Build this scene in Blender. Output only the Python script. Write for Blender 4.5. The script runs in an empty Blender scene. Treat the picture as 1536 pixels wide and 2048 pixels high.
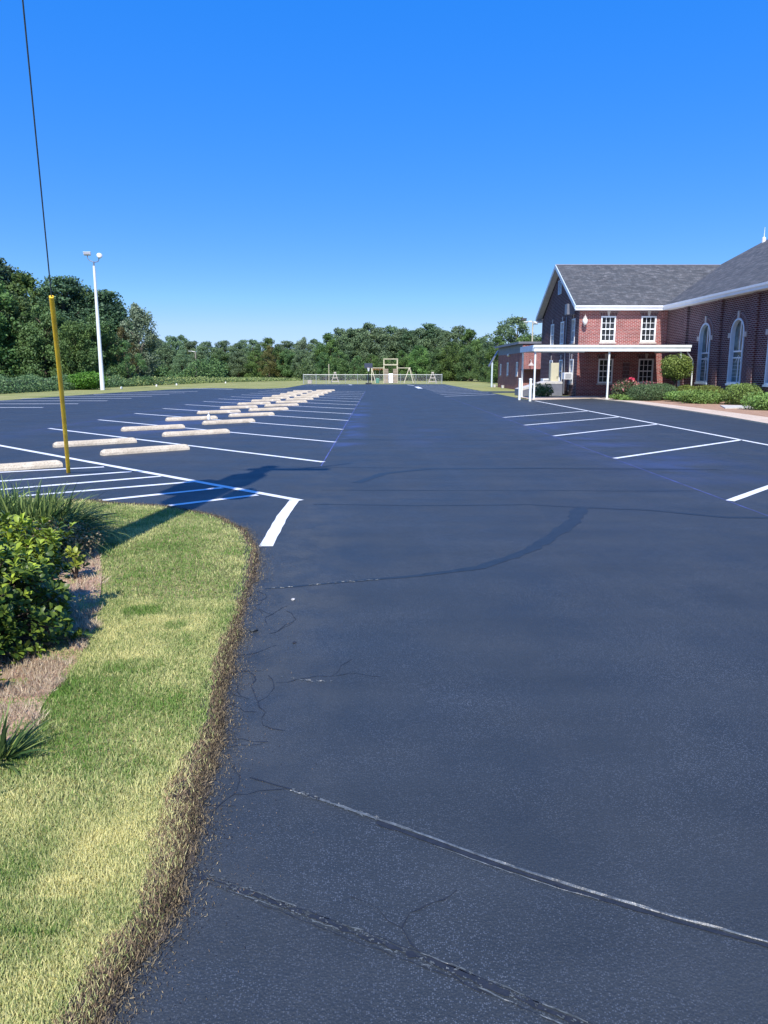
import bpy, bmesh, math, random
import numpy as np
from mathutils import Vector, Matrix

# ---------------------------------------------------------------- scene, camera, light
S = bpy.context.scene
C = S.collection
cam_d = bpy.data.cameras.new("camera"); cam = bpy.data.objects.new("camera", cam_d); C.objects.link(cam)
cam_d.sensor_fit = 'VERTICAL'; cam_d.sensor_height = 36; cam_d.lens = 36*1480/2048
cam_d.clip_start = 0.05; cam_d.clip_end = 5000
cam.location = (0, 0, 1.65)
cam.rotation_euler = (math.radians(90-10.788), 0, math.radians(-0.494))
S.camera = cam
S.render.resolution_x = 768; S.render.resolution_y = 1024
S.view_settings.view_transform = 'Standard'; S.view_settings.look = 'None'
S.view_settings.exposure = 0.40; S.view_settings.gamma = 1
SUN_EL, SUN_AZ = 48.0, 187.0
W = bpy.data.worlds.new("World"); S.world = W; W.use_nodes = True
wn = W.node_tree.nodes; wl = W.node_tree.links
sky = wn.new('ShaderNodeTexSky'); sky.sky_type = 'NISHITA'; sky.sun_disc = False
sky.sun_elevation = math.radians(SUN_EL); sky.sun_rotation = math.radians(SUN_AZ)
sky.air_density = 1.0; sky.dust_density = 0.3; sky.ozone_density = 3.5; sky.altitude = 0
bg = wn['Background']; bg.inputs[1].default_value = 0.11
# a clear, deep blue late summer sky: hue and saturation of the sky texture graded everywhere alike
def wm(op, a, b, c=None):
    n = wn.new('ShaderNodeMath'); n.operation = op
    for i, v in enumerate((a, b, c)):
        if v is None: continue
        if isinstance(v, (int, float)): n.inputs[i].default_value = v
        else: wl.new(v, n.inputs[i])
    return n.outputs[0]
sh = wn.new('ShaderNodeSeparateColor'); sh.mode = 'HSV'; wl.new(sky.outputs[0], sh.inputs[0])
cb_ = wn.new('ShaderNodeCombineColor'); cb_.mode = 'HSV'
wl.new(wm('MAXIMUM', wm('MULTIPLY_ADD', sh.outputs[0], .6, .2595), .5985), cb_.inputs[0])
wl.new(wm('MINIMUM', wm('MULTIPLY_ADD', sh.outputs[1], .80, .42), .975), cb_.inputs[1])
wl.new(wm('MULTIPLY', wm('POWER', sh.outputs[2], .25), 4.75), cb_.inputs[2])
wl.new(cb_.outputs[0], bg.inputs[0])
sd = bpy.data.lights.new("sun", 'SUN'); sd.energy = 4.8; sd.angle = math.radians(0.5); sd.color = (1.0, 0.95, 0.87)
so = bpy.data.objects.new("sun", sd); C.objects.link(so)
e, a = math.radians(SUN_EL), math.radians(SUN_AZ)
tos = Vector((math.sin(a)*math.cos(e), math.cos(a)*math.cos(e), math.sin(e)))
so.rotation_euler = tos.to_track_quat('Z', 'Y').to_euler(); so.location = (0, -20, 40)

# ---------------------------------------------------------------- materials
def nodes(name):
    m = bpy.data.materials.new(name); m.use_nodes = True
    nt = m.node_tree; b = nt.nodes['Principled BSDF']
    return m, nt, b
def noise(nt, scale, detail=4, rough=.55, coord='Object', vec=None):
    n = nt.nodes.new('ShaderNodeTexNoise'); n.inputs['Scale'].default_value = scale
    n.inputs['Detail'].default_value = detail; n.inputs['Roughness'].default_value = rough
    if vec is None:
        tc = nt.nodes.new('ShaderNodeTexCoord'); vec = tc.outputs[coord]
    nt.links.new(vec, n.inputs['Vector']); return n
def ramp(nt, fac, stops):
    r = nt.nodes.new('ShaderNodeValToRGB'); el = r.color_ramp.elements
    while len(el) < len(stops): el.new(.5)
    for i, (p, c) in enumerate(stops):
        el[i].position = p; el[i].color = (c[0], c[1], c[2], 1)
    nt.links.new(fac, r.inputs[0]); return r
def mix(nt, fac, a, b, blend='MIX'):
    n = nt.nodes.new('ShaderNodeMix'); n.data_type = 'RGBA'; n.blend_type = blend
    if isinstance(fac, (int, float)): n.inputs[0].default_value = fac
    else: nt.links.new(fac, n.inputs[0])
    for s, v in ((6, a), (7, b)):
        if isinstance(v, tuple): n.inputs[s].default_value = (v[0], v[1], v[2], 1)
        else: nt.links.new(v, n.inputs[s])
    return n.outputs[2]
def math_(nt, op, a, b=None, c=None, clamp=False):
    n = nt.nodes.new('ShaderNodeMath'); n.operation = op; n.use_clamp = clamp
    for i, v in enumerate((a, b, c)):
        if v is None: continue
        if isinstance(v, (int, float)): n.inputs[i].default_value = v
        else: nt.links.new(v, n.inputs[i])
    return n.outputs[0]
def bump(nt, b, h, dist, strength=1.0, normal=None):
    n = nt.nodes.new('ShaderNodeBump'); n.inputs['Distance'].default_value = dist; n.inputs['Strength'].default_value = strength
    nt.links.new(h, n.inputs['Height'])
    if normal: nt.links.new(normal, n.inputs['Normal'])
    nt.links.new(n.outputs[0], b.inputs['Normal']); return n.outputs[0]
def simple(name, col, rough=.6, var=.15, scale=6, bmp=0, metal=0, spec=.5):
    m, nt, b = nodes(name)
    n = noise(nt, scale, 5)
    lo = tuple(max(0, c*(1-var)) for c in col); hi = tuple(min(1, c*(1+var)) for c in col)
    r = ramp(nt, n.outputs[0], [(.3, lo), (.7, hi)])
    nt.links.new(r.outputs[0], b.inputs['Base Color'])
    b.inputs['Roughness'].default_value = rough; b.inputs['Metallic'].default_value = metal
    b.inputs['Specular IOR Level'].default_value = spec
    if bmp: bump(nt, b, n.outputs[0], bmp)
    return m
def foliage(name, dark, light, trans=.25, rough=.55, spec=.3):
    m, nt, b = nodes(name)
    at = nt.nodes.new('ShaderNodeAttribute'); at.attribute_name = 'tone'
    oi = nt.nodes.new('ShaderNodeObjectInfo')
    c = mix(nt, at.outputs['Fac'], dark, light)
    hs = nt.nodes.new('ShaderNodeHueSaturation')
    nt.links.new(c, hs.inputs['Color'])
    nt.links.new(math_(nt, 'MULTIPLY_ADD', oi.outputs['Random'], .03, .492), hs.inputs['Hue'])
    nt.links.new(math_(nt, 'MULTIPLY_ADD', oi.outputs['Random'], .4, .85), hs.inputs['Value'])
    nt.links.new(hs.outputs[0], b.inputs['Base Color'])
    b.inputs['Roughness'].default_value = rough; b.inputs['Specular IOR Level'].default_value = spec
    tr = nt.nodes.new('ShaderNodeBsdfTranslucent'); nt.links.new(hs.outputs[0], tr.inputs[0])
    ms = nt.nodes.new('ShaderNodeMixShader'); ms.inputs[0].default_value = trans
    out = nt.nodes['Material Output']
    nt.links.new(b.outputs[0], ms.inputs[1]); nt.links.new(tr.outputs[0], ms.inputs[2]); nt.links.new(ms.outputs[0], out.inputs[0])
    return m

def asphalt_mat():
    m, nt, b = nodes('sealed asphalt')
    tc = nt.nodes.new('ShaderNodeTexCoord'); P = tc.outputs['Object']
    big = noise(nt, .12, 5, .6, vec=P); med = noise(nt, 1.3, 5, .6, vec=P)
    mp = nt.nodes.new('ShaderNodeMapping'); nt.links.new(P, mp.inputs[0]); mp.inputs['Scale'].default_value = (.12, 2.2, 1)
    streak = noise(nt, 1.0, 4, .6, vec=mp.outputs[0])
    fine = noise(nt, 210, 3, .75, vec=P)
    vo = nt.nodes.new('ShaderNodeTexVoronoi'); vo.inputs['Scale'].default_value = 110; nt.links.new(P, vo.inputs['Vector'])
    col = ramp(nt, big.outputs[0], [(.3, (.027, .034, .040)), (.7, (.034, .043, .051))]).outputs[0]
    col = mix(nt, .55, col, ramp(nt, med.outputs[0], [(.3, (.022, .028, .033)), (.7, (.039, .049, .057))]).outputs[0])
    col = mix(nt, .2, col, ramp(nt, streak.outputs[0], [(.35, (.018, .025, .032)), (.65, (.043, .055, .068))]).outputs[0])
    # worn aggregate grains, with their sparkle painted in as pale specks
    g = ramp(nt, fine.outputs[0], [(.60, (0, 0, 0)), (.70, (1, 1, 1))]).outputs[0]
    col = mix(nt, math_(nt, 'MULTIPLY', g, .55), col, (.16, .18, .20))
    v2 = nt.nodes.new('ShaderNodeTexVoronoi'); v2.inputs['Scale'].default_value = 170; nt.links.new(P, v2.inputs['Vector'])
    sc = nt.nodes.new('ShaderNodeSeparateColor'); nt.links.new(v2.outputs['Color'], sc.inputs[0])
    spk = math_(nt, 'MULTIPLY', math_(nt, 'LESS_THAN', v2.outputs['Distance'], .42), math_(nt, 'GREATER_THAN', sc.outputs[0], .62))
    patch = ramp(nt, noise(nt, .8, 4, .7, vec=P).outputs[0], [(.38, (.15,)*3), (.62, (1, 1, 1))]).outputs[0]
    col = mix(nt, math_(nt, 'MULTIPLY', math_(nt, 'MULTIPLY', spk, patch), .50), col, (.15, .18, .23))
    # blue layout chalk dust drifting off the snapped lines
    sx = nt.nodes.new('ShaderNodeSeparateXYZ'); nt.links.new(P, sx.inputs[0]); X, Y = sx.outputs[0], sx.outputs[1]
    def band(x0, w, y0, y1):
        d = math_(nt, 'ABSOLUTE', math_(nt, 'SUBTRACT', X, x0))
        f = math_(nt, 'SUBTRACT', 1, math_(nt, 'DIVIDE', d, w), clamp=True)
        f = math_(nt, 'MULTIPLY', f, math_(nt, 'MULTIPLY', math_(nt, 'SUBTRACT', Y, y0), .25, clamp=True))
        return math_(nt, 'MULTIPLY', f, math_(nt, 'MULTIPLY', math_(nt, 'SUBTRACT', y1, Y), .1, clamp=True))
    nz = noise(nt, .55, 3, .6, vec=P)
    nzr = ramp(nt, nz.outputs[0], [(.42, (0, 0, 0)), (.62, (1, 1, 1))]).outputs[0]
    f = math_(nt, 'ADD', math_(nt, 'MULTIPLY', band(-.75, .55, 14, 42), nzr), math_(nt, 'MULTIPLY', band(5.2, 1.8, 9, 32), math_(nt, 'MULTIPLY', nzr, .5)))
    f = math_(nt, 'ADD', f, math_(nt, 'MULTIPLY', band(-6.5, 4.5, 17, 60), math_(nt, 'MULTIPLY', nzr, .55)))
    f = math_(nt, 'ADD', f, math_(nt, 'MULTIPLY', band(1.2, .9, 15, 24), math_(nt, 'MULTIPLY', nzr, .8)))
    f = math_(nt, 'MULTIPLY', f, .5, clamp=True)
    col = mix(nt, f, col, (.055, .10, .33))
    dz = noise(nt, 2.6, 5, .75, vec=P)
    dust = math_(nt, 'MULTIPLY', band(-.72, .62, .8, 14), ramp(nt, dz.outputs[0], [(.40, (0, 0, 0)), (.60, (1, 1, 1))]).outputs[0])
    col = mix(nt, math_(nt, 'MULTIPLY', dust, .55, clamp=True), col, (.085, .088, .080))
    # faint tyre scuffs and old patch outlines
    mp2 = nt.nodes.new('ShaderNodeMapping'); nt.links.new(P, mp2.inputs[0]); mp2.inputs['Scale'].default_value = (1.9, .10, 1); mp2.inputs['Rotation'].default_value = (0, 0, .06)
    scf = ramp(nt, noise(nt, 1.0, 5, .7, vec=mp2.outputs[0]).outputs[0], [(.52, (0, 0, 0)), (.70, (.55, .55, .55))]).outputs[0]
    col = mix(nt, math_(nt, 'MULTIPLY', scf, .5), col, (.058, .066, .075))
    nt.links.new(col, b.inputs['Base Color'])
    rr = ramp(nt, med.outputs[0], [(.3, (.50,)*3), (.7, (.66,)*3)]).outputs[0]
    nt.links.new(rr, b.inputs['Roughness'])
    b.inputs['Specular IOR Level'].default_value = .45
    hN = math_(nt, 'ADD', math_(nt, 'MULTIPLY', fine.outputs[0], .7), math_(nt, 'MULTIPLY', vo.outputs[0], .5))
    n1 = bump(nt, b, hN, .0035, 1.0)
    bump(nt, b, noise(nt, 26, 2, .5, vec=P).outputs[0], .0012, .8, n1)
    return m
def brick_mat(name, c1, c2, mortar, row=.085, wid=.26, ms=.013):
    m, nt, b = nodes(name)
    tc = nt.nodes.new('ShaderNodeTexCoord')
    br = nt.nodes.new('ShaderNodeTexBrick'); nt.links.new(tc.outputs['UV'], br.inputs['Vector'])
    br.inputs['Scale'].default_value = 1; br.inputs['Brick Width'].default_value = wid; br.inputs['Row Height'].default_value = row
    br.inputs['Mortar Size'].default_value = ms; br.inputs['Mortar Smooth'].default_value = .2; br.inputs['Bias'].default_value = 0
    br.inputs['Color1'].default_value = (*c1, 1); br.inputs['Color2'].default_value = (*c2, 1); br.inputs['Mortar'].default_value = (*mortar, 1)
    n = noise(nt, 1.2, 5, .6, 'UV'); n2 = noise(nt, 14, 3, .6, 'UV')
    c = mix(nt, .8, br.outputs['Color'], ramp(nt, n.outputs[0], [(.3, (.72,)*3), (.7, (1.15,)*3)]).outputs[0], 'MULTIPLY')
    c = mix(nt, .7, c, ramp(nt, n2.outputs[0], [(.3, (.7,)*3), (.7, (1.2,)*3)]).outputs[0], 'MULTIPLY')
    nt.links.new(c, b.inputs['Base Color']); b.inputs['Roughness'].default_value = .85; b.inputs['Specular IOR Level'].default_value = .2
    inv = math_(nt, 'SUBTRACT', 1, br.outputs['Fac']); bump(nt, b, inv, .008)
    return m
def shingle_mat():
    m, nt, b = nodes('asphalt shingles')
    tc = nt.nodes.new('ShaderNodeTexCoord')
    br = nt.nodes.new('ShaderNodeTexBrick'); nt.links.new(tc.outputs['UV'], br.inputs['Vector'])
    br.inputs['Scale'].default_value = 1; br.inputs['Brick Width'].default_value = .42; br.inputs['Row Height'].default_value = .19
    br.inputs['Mortar Size'].default_value = .006; br.inputs['Bias'].default_value = -.35
    br.inputs['Color1'].default_value = (.070, .076, .082, 1); br.inputs['Color2'].default_value = (.14, .138, .14, 1); br.inputs['Mortar'].default_value = (.03, .03, .035, 1)
    n = noise(nt, .9, 4, .6, 'UV'); n2 = noise(nt, 3.2, 2, .6, 'UV')
    c = mix(nt, .9, br.outputs['Color'], ramp(nt, n.outputs[0], [(.3, (.75,)*3), (.7, (1.15,)*3)]).outputs[0], 'MULTIPLY')
    c = mix(nt, .9, c, ramp(nt, n2.outputs[0], [(.35, (.85,)*3), (.56, (1.0,)*3), (.66, (1.6,)*3)]).outputs[0], 'MULTIPLY')
    nt.links.new(c, b.inputs['Base Color']); b.inputs['Roughness'].default_value = .9
    bump(nt, b, n2.outputs[0], .01)
    return m
def grass_ground(name, a, b_, c, s=.35):
    m, nt, b = nodes(name)
    n = noise(nt, s, 5, .6); n2 = noise(nt, 9, 4, .7)
    col = ramp(nt, n.outputs[0], [(.3, a), (.5, b_), (.72, c)]).outputs[0]
    col = mix(nt, .7, col, ramp(nt, n2.outputs[0], [(.3, (.6,)*3), (.7, (1.3,)*3)]).outputs[0], 'MULTIPLY')
    nt.links.new(col, b.inputs['Base Color']); b.inputs['Roughness'].default_value = .9; b.inputs['Specular IOR Level'].default_value = .1
    bump(nt, b, n2.outputs[0], .05)
    return m
def concrete(name, a, b_, scale=5, grain=60):
    m, nt, b = nodes(name)
    n = noise(nt, scale, 6, .65); g = noise(nt, grain, 3, .7)
    col = ramp(nt, n.outputs[0], [(.28, a), (.7, b_)]).outputs[0]
    col = mix(nt, .8, col, ramp(nt, g.outputs[0], [(.32, (.55,)*3), (.5, (1.0,)*3), (.75, (1.15,)*3)]).outputs[0], 'MULTIPLY')
    nt.links.new(col, b.inputs['Base Color']); b.inputs['Roughness'].default_value = .9; b.inputs['Specular IOR Level'].default_value = .2
    bump(nt, b, g.outputs[0], .006)
    return m
def paint_mat():
    m, nt, b = nodes('white road paint')
    n = noise(nt, 3, 5, .65); g = noise(nt, 70, 3, .7)
    col = ramp(nt, n.outputs[0], [(.25, (.62, .66, .70)), (.6, (.84, .86, .86))]).outputs[0]
    col = mix(nt, ramp(nt, g.outputs[0], [(.68, (0,)*3), (.76, (.5,)*3)]).outputs[0], col, (.25, .28, .32))
    nt.links.new(col, b.inputs['Base Color']); b.inputs['Roughness'].default_value = .6
    bump(nt, b, g.outputs[0], .003)
    return m
def glass_mat(name='window glass', col=(.03, .035, .04), rough=.08):
    m, nt, b = nodes(name)
    n = noise(nt, 2.2, 2)
    nt.links.new(ramp(nt, n.outputs[0], [(.35, tuple(c*.5 for c in col)), (.7, tuple(c*1.6 for c in col))]).outputs[0], b.inputs['Base Color'])
    b.inputs['Roughness'].default_value = rough; b.inputs['Specular IOR Level'].default_value = .7
    return m
M = dict(
    asphalt=asphalt_mat(), paint=paint_mat(),
    fill=simple('smooth crack sealant', (.020, .027, .033), .5, .2, 12, .002),
    ridge=simple('raised sealant ridge', (.075, .092, .11), .38, .5, 40, .004),
    ridge_dark=simple('dark sealant trough', (.018, .022, .03), .6, .3, 30, .006),
    chalk=simple('blue chalk', (.07, .10, .30), .9, .4, 4),
    stop=concrete('weathered precast concrete', (.46, .39, .29), (.68, .60, .47), 4, 45),
    walk=concrete('warm concrete walk', (.52, .42, .33), (.68, .56, .45), 1.5, 25),
    slab=concrete('pale slab', (.5, .49, .46), (.62, .6, .57), 3, 25),
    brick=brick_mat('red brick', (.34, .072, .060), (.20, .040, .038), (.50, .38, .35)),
    brick_shade=brick_mat('shaded red brick', (.10, .024, .027), (.055, .015, .019), (.32, .26, .26), .10, .28, .015),  # darker copy of the red brick, wall shade put into its colours
    soldier=brick_mat('soldier brick', (.12, .04, .04), (.07, .026, .03), (.34, .28, .28), .24, .09, .012),
    stone=simple('cast stone', (.48, .42, .38), .85, .15, 8),
    white=simple('white painted trim', (.78, .79, .79), .45, .05, 3),
    white_metal=simple('white painted metal', (.74, .78, .76), .4, .08, 4),
    blue_white=simple('pale blue and shaded white trim', (.50, .60, .68), .5, .08, 4),  # bluish shade of left-facing white trim put into the colour; also the porch post
    soffit=simple('grey soffit board', (.50, .47, .48), .7, .1, 4),
    shingle=shingle_mat(), glass=glass_mat(), blind=simple('window blind', (.22, .24, .22), .7, .2, 9),
    stained=glass_mat('leaded glass', (.10, .13, .12), .25),
    grey=simple('grey sheet metal', (.17, .18, .22), .5, .12, 3, metal=.2),
    galv=simple('galvanised steel', (.42, .44, .45), .45, .15, 14, metal=.4),
    beige=simple('beige cabinet paint', (.50, .47, .33), .5, .06, 3),
    black=simple('black metal', (.02, .022, .028), .5, .3, 9),
    yellow=simple('yellow plastic guard', (.90, .54, .03), .38, .22, 5, .001),
    cable=simple('galvanised strand', (.10, .13, .15), .5, .2, 30, metal=.5),
    wood=simple('treated timber', (.50, .46, .33), .8, .18, 4, .01),
    oldwood=simple('creosoted pole wood', (.13, .085, .055), .85, .3, 5, .01),
    bark=simple('tree bark', (.10, .075, .055), .9, .35, 5, .03),
    palebark=simple('pale bark', (.28, .25, .21), .9, .35, 5, .03),
    mulch=concrete('pine straw mulch', (.30, .18, .12), (.50, .33, .23), 2.5, 30),
    turf=grass_ground('mown grass', (.20, .235, .075), (.29, .30, .11), (.38, .35, .16)),
    lawn=grass_ground('lawn soil and thatch', (.15, .16, .055), (.26, .24, .10), (.34, .29, .14), 1.2),
    dirt=concrete('tarry soil edge', (.035, .033, .034), (.10, .085, .072), 9, 60),
    rock=concrete('pale gravel chip', (.35, .34, .33), (.6, .6, .6), 20, 90),
    hoop=simple('dark backboard', (.05, .06, .09), .3, .1, 5),
    slide=simple('white plastic slide', (.8, .78, .82), .35, .03, 4),
    panel=brick_mat('weathered plank panel', (.42, .33, .25), (.30, .25, .19), (.16, .13, .10), .28, 2.0, .02),
    green=simple('green plastic', (.05, .22, .15), .4, .1, 5),
    canvas=simple('orange red canopy trim', (.30, .11, .05), .7, .2, 5),
    bulb=simple('frosted glass', (.75, .70, .62), .3, .05, 6),
    leaf_dark=foliage('dark broad leaves', (0.055, 0.107, 0.042), (0.182, 0.280, 0.088)),
    leaf_mid=foliage('mid green leaves', (0.068, 0.130, 0.042), (0.195, 0.305, 0.081)),
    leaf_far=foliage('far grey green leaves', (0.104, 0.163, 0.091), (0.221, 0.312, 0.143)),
    leaf_pine=foliage('pine needles', (0.034, 0.068, 0.039), (0.111, 0.176, 0.075), .1),
    leaf_pale=foliage('pale silvery leaves', (.10, .14, .08), (.27, .33, .21)),
    leaf_brown=foliage('yellow brown leaves', (.075, .075, .022), (.16, .14, .05)),
    leaf_lime=foliage('lime weed leaves', (.06, .13, .015), (.15, .26, .035)),
    leaf_crop=foliage('crop leaves', (0.046, 0.115, 0.040), (0.196, 0.322, 0.127)),
    leaf_crop2=foliage('yellowing crop leaves', (.16, .20, .05), (.38, .40, .15)),
    leaf_box=foliage('clipped shrub leaves', (0.052, 0.103, 0.046), (0.172, 0.265, 0.115)),
    leaf_olive=foliage('olive shrub leaves', (0.086, 0.127, 0.023), (0.276, 0.333, 0.081)),
    leaf_light=foliage('light shrub leaves', (0.081, 0.149, 0.034), (0.276, 0.391, 0.103)),
    leaf_rose=foliage('rose bush leaves', (.04, .06, .025), (.15, .17, .08)),
    petal=foliage('pink petals', (.45, .12, .16), (.70, .34, .34)),
    petal_red=foliage('red pink petals', (.60, .03, .10), (.75, .10, .20)),
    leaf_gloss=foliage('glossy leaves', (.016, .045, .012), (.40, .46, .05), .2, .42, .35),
    leaf_blade=foliage('arching blades', (.045, .10, .03), (.36, .46, .13), .25, .5, .3),
    grass_blade=foliage('grass blades', (.16, .255, .05), (.72, .64, .31), .33, .6, .2),
    grass_brown=foliage('tar browned grass', (.022, .019, .018), (.50, .38, .22), .1, .7, .2),
    straw=foliage('dead pine straw', (.22, .15, .10), (.64, .52, .37), .1, .7, .2),
)

# ---------------------------------------------------------------- mesh helpers
def tag(o, label=None, cat=None, group=None, kind=None):
    if label: o['label'] = label
    if cat: o['category'] = cat
    if group: o['group'] = group
    if kind: o['kind'] = kind
    return o
def empty(name, loc, label, cat, group=None, rz=0):
    o = bpy.data.objects.new(name, None); C.objects.link(o); o.location = loc; o.rotation_euler = (0, 0, rz)
    o.empty_display_size = .1
    return tag(o, label, cat, group)
def npmesh(name, V, F, tone=None, smooth=False):
    """V (n,3), F (m,k) equal sided faces"""
    V = np.asarray(V, dtype=np.float32).reshape(-1, 3); F = np.asarray(F, dtype=np.int32); k = F.shape[1]
    me = bpy.data.meshes.new(name)
    me.vertices.add(len(V)); me.vertices.foreach_set('co', V.ravel())
    me.loops.add(F.size); me.loops.foreach_set('vertex_index', F.ravel())
    me.polygons.add(len(F)); me.polygons.foreach_set('loop_start', np.arange(0, F.size, k, dtype=np.int32))
    if smooth: me.polygons.foreach_set('use_smooth', np.ones(len(F), dtype=bool))
    me.update(calc_edges=True)
    if tone is not None:
        at = me.attributes.new('tone', 'FLOAT', 'POINT'); at.data.foreach_set('value', np.asarray(tone, dtype=np.float32))
    return me
def link(name, me, mat, parent=None):
    if mat is not None and len(me.materials) == 0: me.materials.append(M[mat] if isinstance(mat, str) else mat)
    o = bpy.data.objects.new(name, me); C.objects.link(o)
    if parent is not None: o.parent = parent
    return o
class MB:
    def __init__(s): s.v = []; s.f = []; s.uv = []
    def poly(s, pts, uv=None):
        i = len(s.v); s.v += [tuple(p) for p in pts]; s.f.append(list(range(i, i+len(pts)))); s.uv.append(uv or [(0, 0)]*len(pts)); return s
    def box(s, x0, x1, y0, y1, z0, z1, bev=0):
        if bev:
            b = bev
            # chamfered box: rings in z
            def ring(z, i): return [(x0+i, y0, z), (x1-i, y0, z), (x1, y0+i, z), (x1, y1-i, z), (x1-i, y1, z), (x0+i, y1, z), (x0, y1-i, z), (x0, y0+i, z)]
            def ring2(z): return [(x0+b, y0+b*.3, z), (x1-b, y0+b*.3, z), (x1-b*.3, y0+b, z), (x1-b*.3, y1-b, z), (x1-b, y1-b*.3, z), (x0+b, y1-b*.3, z), (x0+b*.3, y1-b, z), (x0+b*.3, y0+b, z)]
            r = [ring2(z0), ring(z0+b*.5, b), ring(z1-b*.5, b), ring2(z1)]
            s.poly(r[0][::-1]); s.poly(r[3])
            for k in range(3):
                for j in range(8):
                    s.poly([r[k][j], r[k][(j+1) % 8], r[k+1][(j+1) % 8], r[k+1][j]])
            return s
        p = [(x0, y0, z0), (x1, y0, z0), (x1, y1, z0), (x0, y1, z0), (x0, y0, z1), (x1, y0, z1), (x1, y1, z1), (x0, y1, z1)]
        for q, ax in (((0, 3, 2, 1), 'xy'), ((4, 5, 6, 7), 'xy'), ((0, 1, 5, 4), 'xz'), ((1, 2, 6, 5), 'yz'), ((2, 3, 7, 6), 'xz'), ((3, 0, 4, 7), 'yz')):
            pts = [p[k] for k in q]; ii = {'xy': (0, 1), 'xz': (0, 2), 'yz': (1, 2)}[ax]
            s.poly(pts, [(t[ii[0]], t[ii[1]]) for t in pts])
        return s
    def tube(s, pts, r, n=8, cap=True):
        pts = [Vector(p) for p in pts]; rr = r if isinstance(r, (list, tuple)) else [r]*len(pts)
        rings = []
        for i, p in enumerate(pts):
            d = (pts[min(i+1, len(pts)-1)]-pts[max(i-1, 0)]).normalized()
            q = d.to_track_quat('Z', 'Y')
            rings.append([tuple(p+q @ Vector((math.cos(2*math.pi*k/n)*rr[i], math.sin(2*math.pi*k/n)*rr[i], 0))) for k in range(n)])
        for a_, b_ in zip(rings, rings[1:]):
            for k in range(n): s.poly([a_[k], a_[(k+1) % n], b_[(k+1) % n], b_[k]])
        if cap: s.poly(rings[0][::-1]); s.poly(rings[-1])
        return s
    def lathe(s, c, prof, n=16):
        rings = [[(c[0]+r*math.cos(2*math.pi*k/n), c[1]+r*math.sin(2*math.pi*k/n), c[2]+z) for k in range(n)] for r, z in prof]
        for a_, b_ in zip(rings, rings[1:]):
            for k in range(n): s.poly([a_[k], a_[(k+1) % n], b_[(k+1) % n], b_[k]])
        s.poly(rings[0][::-1]); s.poly(rings[-1]); return s
    def prism(s, pts, z0, z1):
        s.poly([(x, y, z1) for x, y in pts], [(x, y) for x, y in pts]); s.poly([(x, y, z0) for x, y in pts][::-1])
        for i in range(len(pts)):
            a_, b_ = pts[i], pts[(i+1) % len(pts)]
            L = math.hypot(b_[0]-a_[0], b_[1]-a_[1])
            s.poly([(*a_, z0), (*b_, z0), (*b_, z1), (*a_, z1)], [(0, z0), (L, z0), (L, z1), (0, z1)])
        return s
    def mesh(s, name, smooth=False, weld=False):
        me = bpy.data.meshes.new(name); me.from_pydata(s.v, [], s.f)
        uvl = me.uv_layers.new(name='UVMap')
        uvl.data.foreach_set('uv', [c for f in s.uv for t in f for c in t])
        if smooth:
            for p in me.polygons: p.use_smooth = True
        if weld or smooth:
            bm = bmesh.new(); bm.from_mesh(me); bmesh.ops.remove_doubles(bm, verts=bm.verts, dist=1e-4)
            bmesh.ops.recalc_face_normals(bm, faces=bm.faces); bm.to_mesh(me); bm.free()
        return me
    def build(s, name, mat, parent=None, smooth=False, loc=None):
        o = link(name, s.mesh(name, smooth), mat, parent)
        if loc: o.location = loc
        return o
def flat(name, pts, z, mat, label=None):
    """one flat sheet polygon, triangulated"""
    bm = bmesh.new(); vs = [bm.verts.new((x, y, z)) for x, y in pts]; bm.faces.new(vs)
    bmesh.ops.triangulate(bm, faces=bm.faces[:]); bmesh.ops.recalc_face_normals(bm, faces=bm.faces)
    if sum(f.normal.z for f in bm.faces) < 0: bmesh.ops.reverse_faces(bm, faces=bm.faces)
    me = bpy.data.meshes.new(name); bm.to_mesh(me); bm.free()
    o = link(name, me, mat); o['kind'] = 'structure'; return o
def ribbon_pts(pts, step):
    out = []
    for (x0, y0), (x1, y1) in zip(pts, pts[1:]):
        L = math.hypot(x1-x0, y1-y0); n = max(1, int(L/step))
        for i in range(n): out.append((x0+(x1-x0)*i/n, y0+(y1-y0)*i/n))
    out.append(pts[-1]); return out
def ribbon(mb, pts, w, z, rng, jit=.08, step=.25, prof=None, wander=0, w1=None):
    """flat or ridged strip along a polyline; prof = list of (offset fraction, height)"""
    P = ribbon_pts(pts, step); prof = prof or [(-.5, 0), (.5, 0)]; rows = []
    wob = 0
    for i, p in enumerate(P):
        a_ = P[max(0, i-1)]; b_ = P[min(len(P)-1, i+1)]
        d = (b_[0]-a_[0], b_[1]-a_[1]); L = math.hypot(*d) or 1; nx, ny = -d[1]/L, d[0]/L
        wob = wob*.8+rng.uniform(-1, 1)*wander
        ww = (w if w1 is None else w+(w1-w)*i/len(P))*(1+rng.uniform(-jit, jit))
        rows.append([(p[0]+nx*(o_*ww+wob), p[1]+ny*(o_*ww+wob), z+h*(1+rng.uniform(-.5, .5) if h else 1)) for o_, h in prof])
    for r0, r1 in zip(rows, rows[1:]):
        for k in range(len(prof)-1): mb.poly([r0[k], r1[k], r1[k+1], r0[k+1]])
def inpoly(x, y, poly):
    """vectorised point in polygon"""
    x = np.asarray(x); y = np.asarray(y); ins = np.zeros(x.shape, bool); n = len(poly)
    for i in range(n):
        x0, y0 = poly[i]; x1, y1 = poly[(i+1) % n]
        if y0 == y1: continue
        c = ((y0 > y) != (y1 > y)) & (x < (x1-x0)*(y-y0)/(y1-y0)+x0)
        ins ^= c
    return ins
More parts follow.
